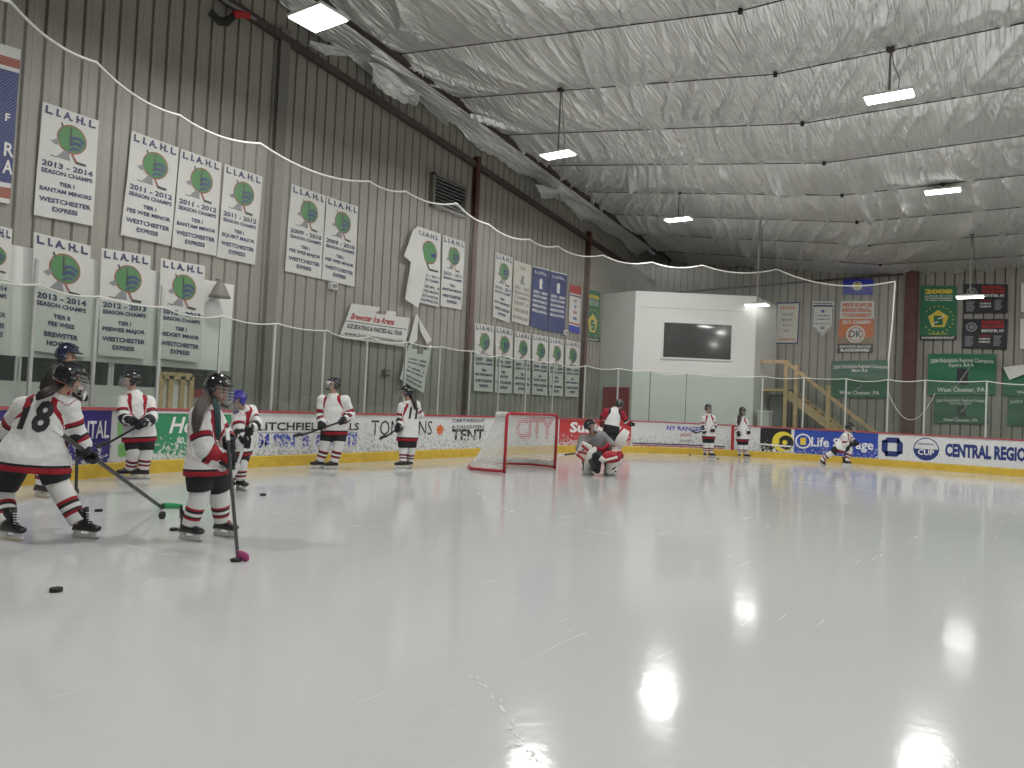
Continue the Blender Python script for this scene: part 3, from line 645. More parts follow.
L4((442, 235), (464, 242), (461, 310), (440, 306), ('2010 - 2011', SC, 'TIER I', 'BANTAM MINOR')+WE, 'white 2010-2011 BANTAM champions banner right of the folded over one', seed=8, head='L.I.A.H.L')
XB = XW+.62
L4((-22, 222), (12, 229), (4, 345), (-30, 340), ('2013 - 2014', SC, 'TIER I', 'MIDGET MINOR')+WE, 'white banner cut off at the left edge under the blue banner', seed=9, X=XB)
L4((33, 232), (90, 246), (88, 358), (30, 350), ('2013 - 2014', SC, 'TIER II', 'PEE WEES', 'BREWSTER', 'HOCKEY'), 'white 2013-2014 PEE WEES BREWSTER HOCKEY banner above the two crowding skaters', seed=10, X=XB)
L4((101, 248), (150, 256), (146, 359), (97, 355), ('2012 - 2013', SC, 'TIER I', 'PEEWEE MAJOR')+WE, 'white 2012-2013 PEEWEE MAJOR banner above the skater by the boards', seed=11, X=XB)
L4((160, 258), (204, 266), (200, 363), (156, 358), ('2012 - 2013', SC, 'TIER I', 'MIDGET MINOR')+WE, 'white 2012-2013 MIDGET MINOR banner beside the dark bell', seed=12, X=XB)
L4((495, 252), (512, 258), (509, 323), (492, 317), ('2010 - 2011', SC, 'TIER I', 'BANTAM MINOR')+WE, 'white 2010-2011 BANTAM MAJOR champions banner left of the cream banner', seed=13, head='L.I.A.H.L')
low = [(474, 493, 323, 326), (495, 512, 326, 330), (514, 530, 331, 334), (532, 547.5, 334, 337), (549, 563, 337, 340), (565, 579, 339.5, 342.5)]
yrs = ('2007 - 2008', '2006 - 2007', '2005 - 2006', '2004 - 2005', '2003 - 2004', '2002 - 2003'); tms = ('PEE WEE MINOR', 'BANTAM', 'PEE WEE MAJOR', 'SQUIRT MAJOR', 'SQUIRT', 'BANTAM MINOR')
wh = ('first from the dark red column', 'second from the dark red column', 'third from the dark red column', 'fourth from the dark red column', 'fifth from the dark red column', 'last and narrowest')
for k, (x0, x1, y0, y1) in enumerate(low):
    L4((x0, y0), (x1, y1), (x1-1, (392, 393.5, 394.5, 395.5, 396.5, 397)[k]), (x0-.7, (391, 392.5, 393.5, 394.5, 395.5, 396.5)[k]), (yrs[k], SC, 'TIER I', tms[k])+WE, 'small white league banner in the low row of six, '+wh[k], 'six small banners in a row low on the wall', seed=20+k, head='L.I.A.H.L')
def simple(c, plane, base, label, ripple=.01, seed=0, cat='banner', name='championship_banner', group=None):
    f = (lambda x, y: onX(x, y, XW+.03)) if plane == 'x' else (lambda x, y: onY(x, y, YF-.05)); s = quad_sheet([f(*p) for p in c], ripple, seed); s.grid(base, 8, 10); s.meta = (name, label, cat, group); return s
def fin(s): n, l, c, g = s.meta; return tag(s.done(n), l, c, g)
s = simple(((513.5, 260), (531, 265.5), (528, 326), (511, 321)), 'x', 'vinyl_cream', 'cream banner with grey lettering between the white and blue banners', seed=2)
s.text('I.I.H.L', .5, .88, .05*s.h, 'ink', .6); s.poly([(s.w*.42, s.h*.7), (s.w*.5, s.h*.8), (s.w*.6, s.h*.78), (s.w*.58, s.h*.68), (s.w*.7, s.h*.64), (s.w*.4, s.h*.65)], 'logo_grey')
for t, v in (('2002 - 2003', .55), ('SEASON', .47), ('CHAMPS', .39), ('SQUIRT A', .30), ('WESTCHESTER', .18), ('EXPRESS', .06)): s.text(t, .5, v, .05*s.h, 'inkgrey', .85, fill=True, bold=.02)
fin(s)
for k, (c, l) in enumerate(((((532.5, 266), (549, 270), (546, 331), (529.5, 326)), 'dark blue champions banner with white lettering next to the cream banner'), (((550, 270.5), (566.5, 274.5), (564, 334), (547, 331)), 'dark blue champions banner with white lettering nearer the small ribbon banner'))):
    s = simple(c, 'x', 'blue', l, seed=3+k, group='two blue banners side by side'); s.text('L.I.H.L.', .5, .89, .045*s.h, 'white_ink', .75, fill=True)
    s.poly([(s.w*.42, s.h*.7), (s.w*.40, s.h*.8), (s.w*.52, s.h*.83), (s.w*.6, s.h*.78), (s.w*.56, s.h*.70), (s.w*.62, s.h*.66), (s.w*.44, s.h*.65)], 'white_ink')
    for t, v in (('2002 - 2003' if k == 0 else '2003 - 2004', .57), ('SEASON CHAMPS', .50), ('BANTAM B' if k == 0 else 'BANTAM MINOR', .42), ('BREWSTER', .34), ('BULLDOGS', .26)): s.text(t, .5, v, .042*s.h, 'white_ink', .84, fill=True, bold=.03)
    s.rect(0, .985, 1, 1, 'white_ink'); fin(s)
s = simple(((569.5, 284), (580.5, 287), (579, 334), (568, 331)), 'x', 'vinyl', 'narrow white ribbon banner with red top and blue tails', seed=6, cat='banner')
s.rect(0, .82, 1, 1, 'red'); s.rect(0, .76, 1, .79, 'navy'); s.rect(0, .17, 1, .2, 'red'); s.rect(0, 0, 1, .14, 'royal')
for t, v, m in (('GO', .64, 'red'), ('US', .52, 'royal'), ('USA', .40, 'red'), ('2004', .27, 'royal')): s.text(t, .5, v, .06*s.h, m, .7, bold=.04)
fin(s)
def pent(s, cx, cy, r):
    s.poly([(cx+r*math.sin(2*PI*k/5), cy+r*math.cos(2*PI*k/5)) for k in range(5)], 'gold', 1); s.poly([(cx-r*.42, cy-r*.62), (cx-r*.42, cy+r*.38), (cx+r*.12, cy+r*.38), (cx+r*.42, cy+r*.3), (cx+r*.42, cy-r*.62)], 'green', 2)
    s.line([(cx-r*.05, cy+.08*r), (cx+r*.25, cy+.08*r), (cx+.55*r, cy+r*.55)], r*.1, 'white_ink', 3); s.line([(cx+r*.02, cy-.3*r), (cx-r*.3, cy-.3*r), (cx-.55*r, cy-r*.7)], r*.1, 'white_ink', 3)
    for k in range(17): a = -.95+k*(2*PI-1.3)/16-.85; s.disc(cx+r*1.38*math.sin(a+.9), cy+r*1.38*math.cos(a+.9), r*.07, 'gold', 1, n=8)
s = simple(((585.5, 288.5), (600, 292.5), (599, 342), (584, 340)), 'x', 'green', 'narrow green 2008 banner with a yellow pentagon on the ribbed side wall', seed=5); s.text('2008', .5, .84, .07*s.h, 'gold', .8, bold=.05, fill=True)
for v in (.78, .74, .70): s.text('NATIONAL INVITATION', .5, v, .025*s.h, 'white_ink', .7, fill=True)
pent(s, s.w*.5, s.h*.34, s.w*.33); s.rect(0, 0, 1, .075, 'ink'); s.text('FINALIST', .5, .015, .035*s.h, 'white_ink', .8, lv=3, fill=True); fin(s)
# far wall banners
s = simple(((921, 286), (957, 286), (956.5, 340), (920, 340)), 'y', 'green', 'large green 2008 BANTAM MINOR FINALIST banner with yellow pentagon on the far wall', seed=7); s.text('2008', .5, .86, .075*s.h, 'gold', .78, bold=.06, fill=True)
for v, t in ((.80, 'USA HOCKEY TIER I YOUTH'), (.76, 'TOURNAMENT'), (.72, 'TIER I MIDGET TOURNAMENT')): s.text(t, .5, v, .025*s.h, 'white_ink', .78, fill=True, bold=.02)
pent(s, s.w*.5, s.h*.38, s.w*.30); s.text('Washington, D.C.', .5, .10, .03*s.h, 'gold', .7); s.rect(0, 0, 1, .08, 'ink'); s.text('BANTAM MINOR FINALIST', .5, .02, .04*s.h, 'white_ink', .9, lv=3, fill=True, bold=.03); fin(s)
s = simple(((777, 302.5), (800.5, 302), (798, 344), (774.5, 344)), 'y', 'vinyl_cream', 'cream NAAHA champions banner with a blue border', seed=1)
for a_ in ((0, 0, 1, .035), (0, .965, 1, 1), (0, 0, .05, 1), (.95, 0, 1, 1)): s.rect(*a_, 'blue')
for t, v, m, h in (('NAAHA', .83, 'orange', .07), ('SQUIRT', .68, 'inkgrey', .055), ('MINOR', .55, 'inkgrey', .055), ('A A A', .42, 'inkgrey', .055), ('2001', .29, 'inkgrey', .05), ('CHAMPIONS', .08, 'red', .055)): s.text(t, .5, v, h*s.h, m, .8, bold=.02)
fin(s)
s = simple(((813, 301.5), (834, 301.5), (833, 335.5), (812, 335.5)), 'y', 'vinyl', 'small white pointed pennant banner hanging left of the orange tournament banner', seed=3)
s.mb = MB(); w, h = s.w, s.h
ol = [(0, h), (0, h*.26), (w*.5, 0), (w, h*.26), (w, h)]; s.poly([(p[0], p[1]) for p in ol], 'vinyl', 0); s.mb.add([s.P(p[0], p[1], -.01) for p in ol][::-1], [(0, 1, 2, 3, 4)], 'vinyl')
s.rect(.06, .93, .94, .96, 'navy'); s.rect(.06, .84, .94, .90, 'navy'); s.line([(w*.04, h*.9), (w*.04, h*.27), (w*.5, h*.05), (w*.96, h*.27), (w*.96, h*.9)], w*.03, 'navy'); s.disc(w*.5, h*.71, w*.08, 'royal', 1)
for t, v in (('TOURNAMENT', .56), ('CHAMPIONS', .45), ('BREWSTER, NY', .32)): s.text(t, .5, v, .045*h, 'navy', .7, fill=True)
s.rect(.40, .17, .60, .27, 'logo_grey'); fin(s)
s = simple(((841, 301), (874.5, 301), (873, 353), (837, 353)), 'y', 'orange', 'orange, white and black 2011 CHAMPS tournament banner', seed=4)
s.rect(0, .66, 1, 1, 'vinyl', 1); s.rect(0, 0, 1, .18, 'ink', 1); s.rect(0, .18, 1, .30, 'wood_dark', 1)
for t, v in (('MIKE KAPUSI', .89), ('MEMORIAL', .79), ('TOURNAMENT', .69)): s.text(t, .5, v, .07*s.h, 'orange', .88, bold=.05, fill=True, lv=3)
s.text('2011 CHAMPS', .5, .56, .06*s.h, 'white_ink', .82, bold=.04, fill=True, lv=3); s.disc(s.w*.5, s.h*.36, s.w*.27, 'vinyl', 3); s.disc(s.w*.5, s.h*.36, s.w*.22, 'orange', 4); s.disc(s.w*.5, s.h*.36, s.w*.19, 'vinyl', 5)
s.text('DK', .5, .30, .13*s.h, 'ink', .35, bold=.02, lv=6); s.text('BREWSTER BANTAM', .5, .105, .035*s.h, 'white_ink', .86, fill=True, lv=3, bold=.03); s.text('BLACKHAWKS', .5, .03, .05*s.h, 'white_ink', .8, fill=True, lv=3, bold=.05); fin(s)
s = simple(((843.5, 279), (873.5, 279.5), (873, 295), (843, 294.5)), 'y', 'royal', 'royal blue flag with a small gold crest high on the far wall', .03, seed=4, cat='flag', name='wall_flag'); s.disc(s.w*.48, s.h*.55, s.h*.3, 'vinyl_cream', 1); s.disc(s.w*.48, s.h*.55, s.h*.18, 'gold', 2); fin(s)
def gban(c, l1, l2, l3, label, base='green', seed=0, sq=True, group='green regional champions banners on the far wall'):
    s = simple(c, 'y', base, label, .03, seed=seed, group=group); s.text(l1, .5, .80, .10*s.h, 'white_ink', .93, bold=.01, fill=True, arc=.10/s.w); s.text(l2, .5, .69, .08*s.h, 'white_ink', .4, bold=.01)
    if sq:
        s.rect(.44, .24, .6, .64, 'ink', 1); s.line([(s.w*.35, s.h*.2), (s.w*.44, s.h*.22), (s.w*.64, s.h*.72)], .045, 'logo_grey', 3)
    else: s.line([(s.w*.44, s.h*.24), (s.w*.52, s.h*.27), (s.w*.62, s.h*.6)], .04, 'logo_grey', 3)
    s.text(l3, .5, .08, .10*s.h, 'white_ink', .7, bold=.02); return fin(s)
gban(((832, 361), (890, 360), (888.5, 398), (831, 397)), '2004 Philadelphia Regional Champions', 'Mite AA', 'West Chester, PA', 'green banner reading Mite AA West Chester, above the foot of the stairs', 'green2', 1, False)
gban(((928.5, 354), (996, 354), (995.5, 395), (927.5, 395)), '2004 Philadelphia Regional Champions', 'Squirt AAA', 'West Chester, PA', 'largest brighter green banner reading Squirt AAA with black square emblem', 'green', 2)
gban(((934.5, 396), (988, 396), (988, 424), (933.5, 423)), '2000 Philadelphia Regional Finalists', 'Pee Wee Squirt', 'West Chester, PA', 'smaller dark green banner hanging directly under the largest green banner', 'green2', 3)
gban(((1004, 366), (1062, 366), (1062, 396), (1003, 396)), '', '', 'West Chester', 'green banner at the right edge with its corner folded over', 'green', 4, False)
gban(((1008, 397), (1060, 397), (1060, 426), (1007, 425)), '2001 Philadelphia', '', 'West', 'dark green banner at the right edge beneath the folded one', 'green2', 5, False)
f = lambda x, y, o=.12: onY(x, y, YF-o); b = MB(); pts = [f(1003, 367), f(1030, 364), f(1030, 372, .2), f(1009.5, 380, .2)]; b.add(pts, [(0, 1, 2, 3)], 'vinyl'); b.add([p+np.array([0, -.01, 0]) for p in pts], [(3, 2, 1, 0)], 'vinyl'); tag(b.build('folded_banner_corner'), 'pale reverse of a banner corner folded over the green banner at right edge', 'banner')
def bban(c, label, seed):
    s = simple(c, 'y', 'ink', label, .012, seed=seed, group='black showcase banners on the far wall'); s.ring(s.w*.2, s.h*.72, s.w*.085, s.w*.125, 'logo_grey', 1); s.disc(s.w*.2, s.h*.72, s.w*.06, 'logo_grey', 1)
    s.text('ROSWELL', .68, .84, .10*s.h, 'red', .5, bold=.06, fill=True); s.text('BULLDOGS', .68, .70, .10*s.h, 'red', .5, bold=.06, fill=True); s.text('BREWSTER, NY', .68, .56, .09*s.h, 'white_ink', .5, bold=.03, fill=True)
    for (u0, v0, u1, v1) in ((.06, .06, .26, .42), (.71, .10, .88, .46)):
        for k in range(6): v = v1-(v1-v0)*(k+.5)/6; s.rect(u0, v-.02, u1-(k*7 % 3)*.02, v+.018, 'logo_grey', 1, 1)
    for v in (.40, .30, .20): s.text('CHAMPIONS', .5, v, .06*s.h, 'white_ink' if v < .4 else 'red', .26, fill=True, bold=.03)
    fin(s)
bban(((963, 284), (1008, 284.5), (1007.5, 313), (964, 313.5)), 'black banner with red lettering behind the low hanging lamp', 1); bban(((963, 319), (1008, 319), (1006.5, 349.5), (962, 348)), 'black banner with red lettering and round emblem, lower of the two', 2)
for c, l in ((((1021, 283), (1060, 283), (1060, 312), (1021, 312)), 'white banner just entering at the right edge, upper one'), (((1020.5, 319), (1060, 319), (1060, 349), (1020, 349)), 'white banner just entering at the right edge, lower one')): fin(simple(c, 'y', 'vinyl', l))
# blue banner at far left edge
s = simple(((-70, 22), (20, 50), (9, 204), (-80, 190)), 'x', 'blue', 'big blue banner with red and white bands cut off by the left edge', seed=1)
s.rect(0, .93, 1, 1, 'vinyl'); s.rect(0, .87, 1, .93, 'logo_rim'); s.rect(0, .845, 1, .87, 'vinyl'); s.rect(0, .10, 1, .13, 'vinyl'); s.rect(0, .03, 1, .10, 'logo_rim'); s.rect(0, 0, 1, .03, 'vinyl')
s.text('R', .94, .30, .085*s.h, 'white_ink', .12, bold=.02, lv=3); s.text('A', .94, .19, .085*s.h, 'white_ink', .12, bold=.02, lv=3); s.text('F', .9, .52, .05*s.h, 'white_ink', .1, lv=3); fin(s)
# folded-over banner: part of it hangs doubled down
f = lambda x, y, o=.05: onX(x, y, XW+o)
s = quad_sheet([f(416, 226), (f(440, 234)), f(438.5, 307), f(413, 301)], .01, 7); s.grid('vinyl', 8, 12); w, h = s.w, s.h; s.text('L.I.A.H.L', .5, .90, .055*h, 'navy', .8, bold=.03, fill=True)
s.disc(w*.55, h*.70, w*.31, 'logo_rim', 1); s.disc(w*.55, h*.70, w*.28, 'logo_green', 2); s.line([(w*.6, h*.66), (w*.8, h*.68)], w*.1, 'blue', 3); s.line([(w*.45, h*.56), (w*.5, h*.5), (w*.55, h*.47), (w*.9, h*.47)], w*.05, 'ink', 3)
for t, v in (('2010 - 2011', .37), (SC, .31), ('TIER I', .22), ('PEE WEE MAJOR', .16), ('WESTCHESTER', .09), ('EXPRESS', .03)): s.text(t, .55, v, .035*h, 'navy', .8, fill=True, bold=.02)
o = s.done('championship_banner'); tag(o, 'white 2010-2011 champions banner with its left half folded over and drooping', 'banner', 'white league champion banners on the ribbed wall')
b = MB(); A = [f(418, 226, .12), f(413, 230, .16), (f(404, 256, .2)), f(411, 262, .17), f(427, 272, .16), f(424, 290, .22), f(418, 308, .2), f(405, 299, .2), f(412, 264, .2)]
q = [A[0], A[1], A[2], A[3]]; b.add(q+[A[0]+np.array([.02, 0, 0])], [(0, 1, 2, 3)], 'vinyl'); b.add([A[3], A[4], A[5], A[6], A[7]], [(0, 1, 2, 3, 4)], 'vinyl')
b.add([A[0], A[3], A[4]], [(0, 1, 2)], 'vinyl'); b.build('folded_flap', o)
# torn banner hanging by its corners
s = quad_sheet([f(409, 341, .1), f(432, 340, .1), f(421.5, 393, .12), (f(398, 379, .12))], .03, 5); s.grid('vinyl', 8, 10, outline=lambda a, c: not (c > .62 and abs(a-.5) < (c-.62)*1.4)); w, h = s.w, s.h
for t, v in (('2008 - 2009', .54), (SC, .46), ('TIER I', .34), ('PEE WEE MAJOR', .26), ('WESTCHESTER', .14), ('EXPRESS', .06)): s.text(t, .5, v, .04*h, 'navy', .74, fill=True, bold=.02)
o = s.done('torn_banner'); tag(o, 'torn white banner hanging askew by two strips beside the arena sign', 'banner')
b = MB(); b.add([f(416, 314, .07), f(418.5, 316, .07), f(417, 340, .11), f(411, 345, .11), f(409, 341, .11)], [(0, 1, 2, 3, 4)], 'vinyl'); b.add([f(417.5, 315, .07), f(420, 320, .09), f(432, 340, .11), f(427, 344, .11), f(421, 332, .11)], [(0, 1, 2, 3, 4)], 'vinyl'); b.build('hanging_strip', o)
# arena sign
s = quad_sheet([f(351, 303.5, .06), f(410, 311.5, .06), f(404.5, 347, .08), f(338.5, 337.5, .08)], .008, 2); s.grid('vinyl', 24, 16, outline=lambda a, c: not (c > .80 and a > .42+(c-.8)*.3) or (.60 < a < .74 and c < .93 and c > .7) and c > .8); w, h = s.w, s.h
s.text('Brewster Ice Arena', .40, .56, .17*h, 'red', .70, shear=.2, bold=.03, fill=True); s.rect(.0, .47, .98, .50, 'inkgrey', 1, 8); s.text('ICE SKATING & PARTIES ALL YEAR', .48, .30, .12*h, 'ink', .86, bold=.03, fill=True); s.text('www.brewstericearena.com', .5, .09, .12*h, 'ink', .9, bold=.005, fill=True)
o = s.done('arena_sign'); tag(o, 'torn white sign reading Brewster Ice Arena with web address, hung slanting', 'sign')
# louvre vent
c = [onX(x, y, XW+.02) for x, y in ((431, 175), (463, 187), (462, 219), (430, 204))]; t = thing('louvre_vent', 'grey metal louvre vent high on the ribbed wall left of a column', 'vent', c[3])
y0, y1, z0, z1 = c[0][1], c[1][1], (c[3][2]+c[2][2])/2, (c[0][2]+c[1][2])/2
b = MB(); b.box((XW+.05, (y0+y1)/2, (z0+z1)/2), (.04, y1-y0, z1-z0), 'dark'); b.build('back_panel', t)
b = MB(); 
for q in (y0, y1): b.box((XW+.11, q, (z0+z1)/2), (.14, .07, z1-z0+.07), 'grey_steel')
for q in (z0, z1): b.box((XW+.11, (y0+y1)/2, q), (.14, y1-y0+.07, .07), 'grey_steel')
b.build('frame', t)
for k in range(9):
    b = MB(); R = Matrix.Rotation(.7, 3, 'Y'); b.box((XW+.12, (y0+y1)/2, z0+(z1-z0)*(k+.5)/9), (.11, y1-y0-.05, .012), 'steel', R); b.build('slat', t)
# bell-shaped fixture, wall boxes
p = onX(220, 289, XB+.15); b = MB(); b.tube([(p[0], p[1], p[2]+.17), (p[0], p[1], p[2]+.12), (p[0], p[1], p[2]+.02), (p[0], p[1], p[2]-.12), (p[0], p[1], p[2]-.17)], [.04, .07, .12, .19, .22], 'grey_steel', 16); b.tube([(p[0], p[1], p[2]+.17), (p[0]-.15, p[1], p[2]+.2)], .015, 'dark', 6); tag(b.build('horn_fixture', smooth=True), 'dark grey bell-shaped fixture on the wall right of the banners', 'fixture')
for (x, y), l, sz in (((333, 286), 'small pale box fixed to the wall under the 2009-2010 banners', .22), ((386, 373), 'small brown box on the wall left of the torn banner', .2), ((565.5, 332.5), 'small pale box on the wall under the blue banners', .24)):
    p = onX(x, y, XW+.08); b = MB(); b.box(p, (.12, sz, sz*.8), 'vinyl' if 'pale' in l else 'rust_steel'); b.box(p+np.array([.07, 0, 0]), (.03, sz*.6, sz*.4), 'logo_grey'); b.tube([p+np.array([0, 0, sz*.4]), p+np.array([-.05, 0, sz*.6])], .02, 'dark', 6); tag(b.build('wall_box', bevel=.01), l, 'box')
# reflection of a stick in the glass, built solid near the rafter
b = MB(); q = [onX(x, y, XW+.25) for x, y in ((210, 12), (219, 21), (226, 22), (234, 16), (238, 14))]; b.tube(q, [(.09, .03), (.10, .03), (.09, .03), (.07, .03), (.05, .03)], 'dark', 8); o_ = tag(b.build('reflected_hockey_stick'), 'reflection of a dark stick with red tape, modelled solid at upper left', 'hockey stick')
b = MB(); q = [onX(x, y, XW+.25) for x, y in ((233, 15), (240, 14), (249, 16))]; b.tube(q, [.07, .08, .07], 'red', 8); b.build('red_tape', o_); b = MB(); q = [onX(x, y, XW+.25) for x, y in ((222, -1), (256, 20))]; b.tube(q, .04, 'inkgrey', 8); b.build('shaft', o_)
# torn foil flaps
def flap(name, pts, label, seed):
    """crumpled sheet between two rows of hall points"""
    r = random.Random(seed); top, bot = pts; n = 14; k = 9; b = MB(); vs = []
    def samp(L, t): t *= len(L)-1; i = min(int(t), len(L)-2); return L[i]*(1-t+i)+L[i+1]*(t-i)
    for j in range(k+1):
        for i in range(n+1):
            a, c = i/n, j/k; p = samp(top, a)*(1-c)+samp(bot, a)*c; bul = .12*math.sin(PI*c)*(.6+.4*math.sin(a*7+seed)); vs.append(p+np.array([bul+r.uniform(-.03, .03), 0, r.uniform(-.03, .03)*c]))
    b.add(vs, [(j*(n+1)+i, j*(n+1)+i+1, (j+1)*(n+1)+i+1, (j+1)*(n+1)+i) for j in range(k) for i in range(n)], 'foil_torn'); return tag(b.build(name, smooth=False), label, 'insulation')
g_ = lambda L, X: [onX(x, y, X) for x, y in L]
flap('torn_insulation', (g_(((306, 40), (330, 45), (352, 52), (372, 54)), -13.4), g_(((308, 46), (325, 54), (345, 56), (370, 56)), -13.6)), 'shiny torn foil insulation hanging just under the upper left lamp', 1)
flap('torn_insulation', (g_(((368, 62), (380, 64), (398, 76), (418, 92)), -13.4), g_(((372, 82), (383, 92), (398, 101), (416, 106)), -13.7)), 'bright crumpled sheet of torn foil bulging over the gable wall, largest flap', 2)
flap('torn_insulation', (g_(((418, 92), (430, 104), (441, 113), (447, 118)), -13.4), g_(((420, 98), (428, 110), (440, 121), (446, 127)), -13.7)), 'narrow torn foil strip hanging right of the largest bright flap', 3)
flap('torn_insulation', (g_(((535, 184), (545, 186), (556, 190), (560, 193)), -13.4), g_(((541, 198), (548, 199), (558, 196), (560, 208)), -13.7)), 'small torn foil tatter hanging further along the wall above the banners', 4)
# ------------------------------------------------------------------ office box on the gable wall, behind the near left glass
def xz(x, y, X): p = onX(x, y, X); return p[1], p[2]
XO = XB-.08; ye, zt_ = xz(234, 285, XO); _, zb = xz(100, 362, XO); b = MB()
y0 = YN+1; zw0 = xz(100, 385, XO)[1]; 
b.box(((XW+XO)/2, (y0+ye)/2, (zb+zt_)/2), (XO-XW, ye-y0, zt_-zb), 'drywall_white'); ye2 = xz(160, 385, XO)[0]
b.box(((XW+XO)/2, (y0+ye2)/2, zw0/2), (XO-XW, ye2-y0, zw0), 'drywall'); b.box(((XW+XO)/2-.1, (y0+ye2)/2, (zb+zw0)/2), (XO-XW-.2, ye2-y0, zb-zw0), 'dark'); struct(b.build('wall_office'))
yy = y0; k = 0
while yy < ye2-.1:
    b = MB(); w_ = min(1.5, ye2-yy); b.box((XO-.05, yy+w_/2, (zb+zw0)/2), (.02, w_-.08, zb-zw0), 'dark_glass'); o = struct(b.build('window_%d' % (k+1))); b = MB()
    for q in (yy+.02, yy+w_-.02): b.box((XO-.03, q, (zb+zw0)/2), (.06, .05, zb-zw0), 'drywall')
    b.build('window_frame', o); yy += w_; k += 1
# pale wood framed double door beside it, red panel further right
ya, za = xz(161, 375, XO); yb, _ = xz(191, 376, XO); ztop = za; t = MB(); 
for q in (ya, (ya+yb)/2-.12, (ya+yb)/2+.12, yb): t.box((XO, q, ztop/2), (.10, .09, ztop), 'wood')
for q in (ztop, .1, 1.0*.02+.9): t.box((XO, (ya+yb)/2, q), (.10, yb-ya, .13), 'wood')
t.box((XO-.03, (ya+yb)/2, ztop/2), (.02, yb-ya, ztop), 'drywall_white'); o = struct(t.build('door_1'))
yr0, zr = xz(191, 377, XO-.2); yr1, _ = xz(214, 379, XO-.2); b = MB(); b.box((XO-.3, (yr0+yr1)/2, 1.25*.5), (.08, yr1-yr0, 1.25), 'concrete'); b.box((XO-.3, (yr0+yr1)/2, (1.25+zr)/2-.1), (.09, yr1-yr0, zr-1.25-.2), 'door_red'); b.box((XO-.3, (yr0+yr1)/2, zr-.1), (.1, yr1-yr0, .25), 'dark'); tag(b.build('red_panel'), 'dark red and grey panel on the wall beside the wood framed door', 'panel')
# ------------------------------------------------------------------ white walled room in the far corner
DEP = 28.7
def atd(x, y, dep=DEP): return CP+ray(x, y)*dep
A = atd(636, 290); Bc = atd(757, 297, DEP); zt = (A[2]+Bc[2])/2; Lp = onX(604, 289, XW+.05); hy = Bc.copy()
b = MB(); corner = [(XW, Lp[1]), (A[0], A[1]), (Bc[0], Bc[1]), (Bc[0]+.05, YF)]; print('room', corner, zt)
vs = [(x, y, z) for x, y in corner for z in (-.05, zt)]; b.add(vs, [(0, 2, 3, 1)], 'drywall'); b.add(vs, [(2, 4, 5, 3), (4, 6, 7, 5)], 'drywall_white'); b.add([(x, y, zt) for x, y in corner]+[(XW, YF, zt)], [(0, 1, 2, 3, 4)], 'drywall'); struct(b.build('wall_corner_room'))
fd = np.array([Bc[0]-A[0], Bc[1]-A[1], 0]); fl = np.linalg.norm(fd); fd /= fl; fn = np.array([fd[1], -fd[0], 0])
def onF(x, y, off=0):
    r = ray(x, y); P0 = np.array([A[0], A[1], 0])+fn*off; t = ((P0-CP)@fn)/(r@fn); return CP+r*t
w0, w1, w2, w3 = onF(664, 322), onF(731.5, 326), onF(731, 360.5), onF(663, 356.5)
def fbox(b, p, q, z0, z1, off, th, m):
    c = [(p+fn*off), (q+fn*off), (q+fn*(off+th)), (p+fn*(off+th))]; vs = [(v[0], v[1], z) for z in (z0, z1) for v in c]; b.add(vs, [(3, 2, 1, 0), (4, 5, 6, 7), (0, 1, 5, 4), (1, 2, 6, 5), (2, 3, 7, 6), (3, 0, 4, 7)], m)
z1_, z0_ = (w0[2]+w1[2])/2, (w2[2]+w3[2])/2; b = MB(); fbox(b, w0, w1, z0_, z1_, .01, .02, 'dark_glass'); wn = struct(b.build('window_9')); b = MB()
for (p, q, a_, c_) in ((w0-fd*.06, w1+fd*.06, z1_, z1_+.06), (w0-fd*.06, w1+fd*.06, z0_-.06, z0_), (w0-fd*.06, w0, z0_, z1_), (w1, w1+fd*.06, z0_, z1_)): fbox(b, p, q, a_, c_, .0, .06, 'drywall_white')
b.build('window_frame', wn)
b = MB(); p, q = onF(640, 300), onF(752, 308); fbox(b, p, q, zt-.62, zt-.60, .0, .01, 'drywall'); struct(b.build('trim_90'))
# red door on the left face
e = np.array([A[0]-XW, A[1]-Lp[1], 0]); el = np.linalg.norm(e); e /= el; en = np.array([e[1], -e[0], 0])
def onE(x, y):
    r = ray(x, y); P0 = np.array([XW, Lp[1], 0]); t = ((P0-CP)@en)/(r@en); return CP+r*t
d0, d1 = onE(604.5, 387), onE(630, 387); zd = d0[2]; print('door', d0, d1)
b = MB(); c = [d0+en*.02, d1+en*.02, d1+en*.08, d0+en*.08]; b.add([(v[0], v[1], z) for z in (0, zd) for v in c], [(3, 2, 1, 0), (4, 5, 6, 7), (0, 1, 5, 4), (1, 2, 6, 5), (2, 3, 7, 6), (3, 0, 4, 7)], 'door_red'); dr = struct(b.build('door_2')); b = MB(); h_ = (d0*.2+d1*.8)+en*.12; b.ball((h_[0], h_[1], 1.0), .04, 'steel', 8); b.build('door_handle', dr)
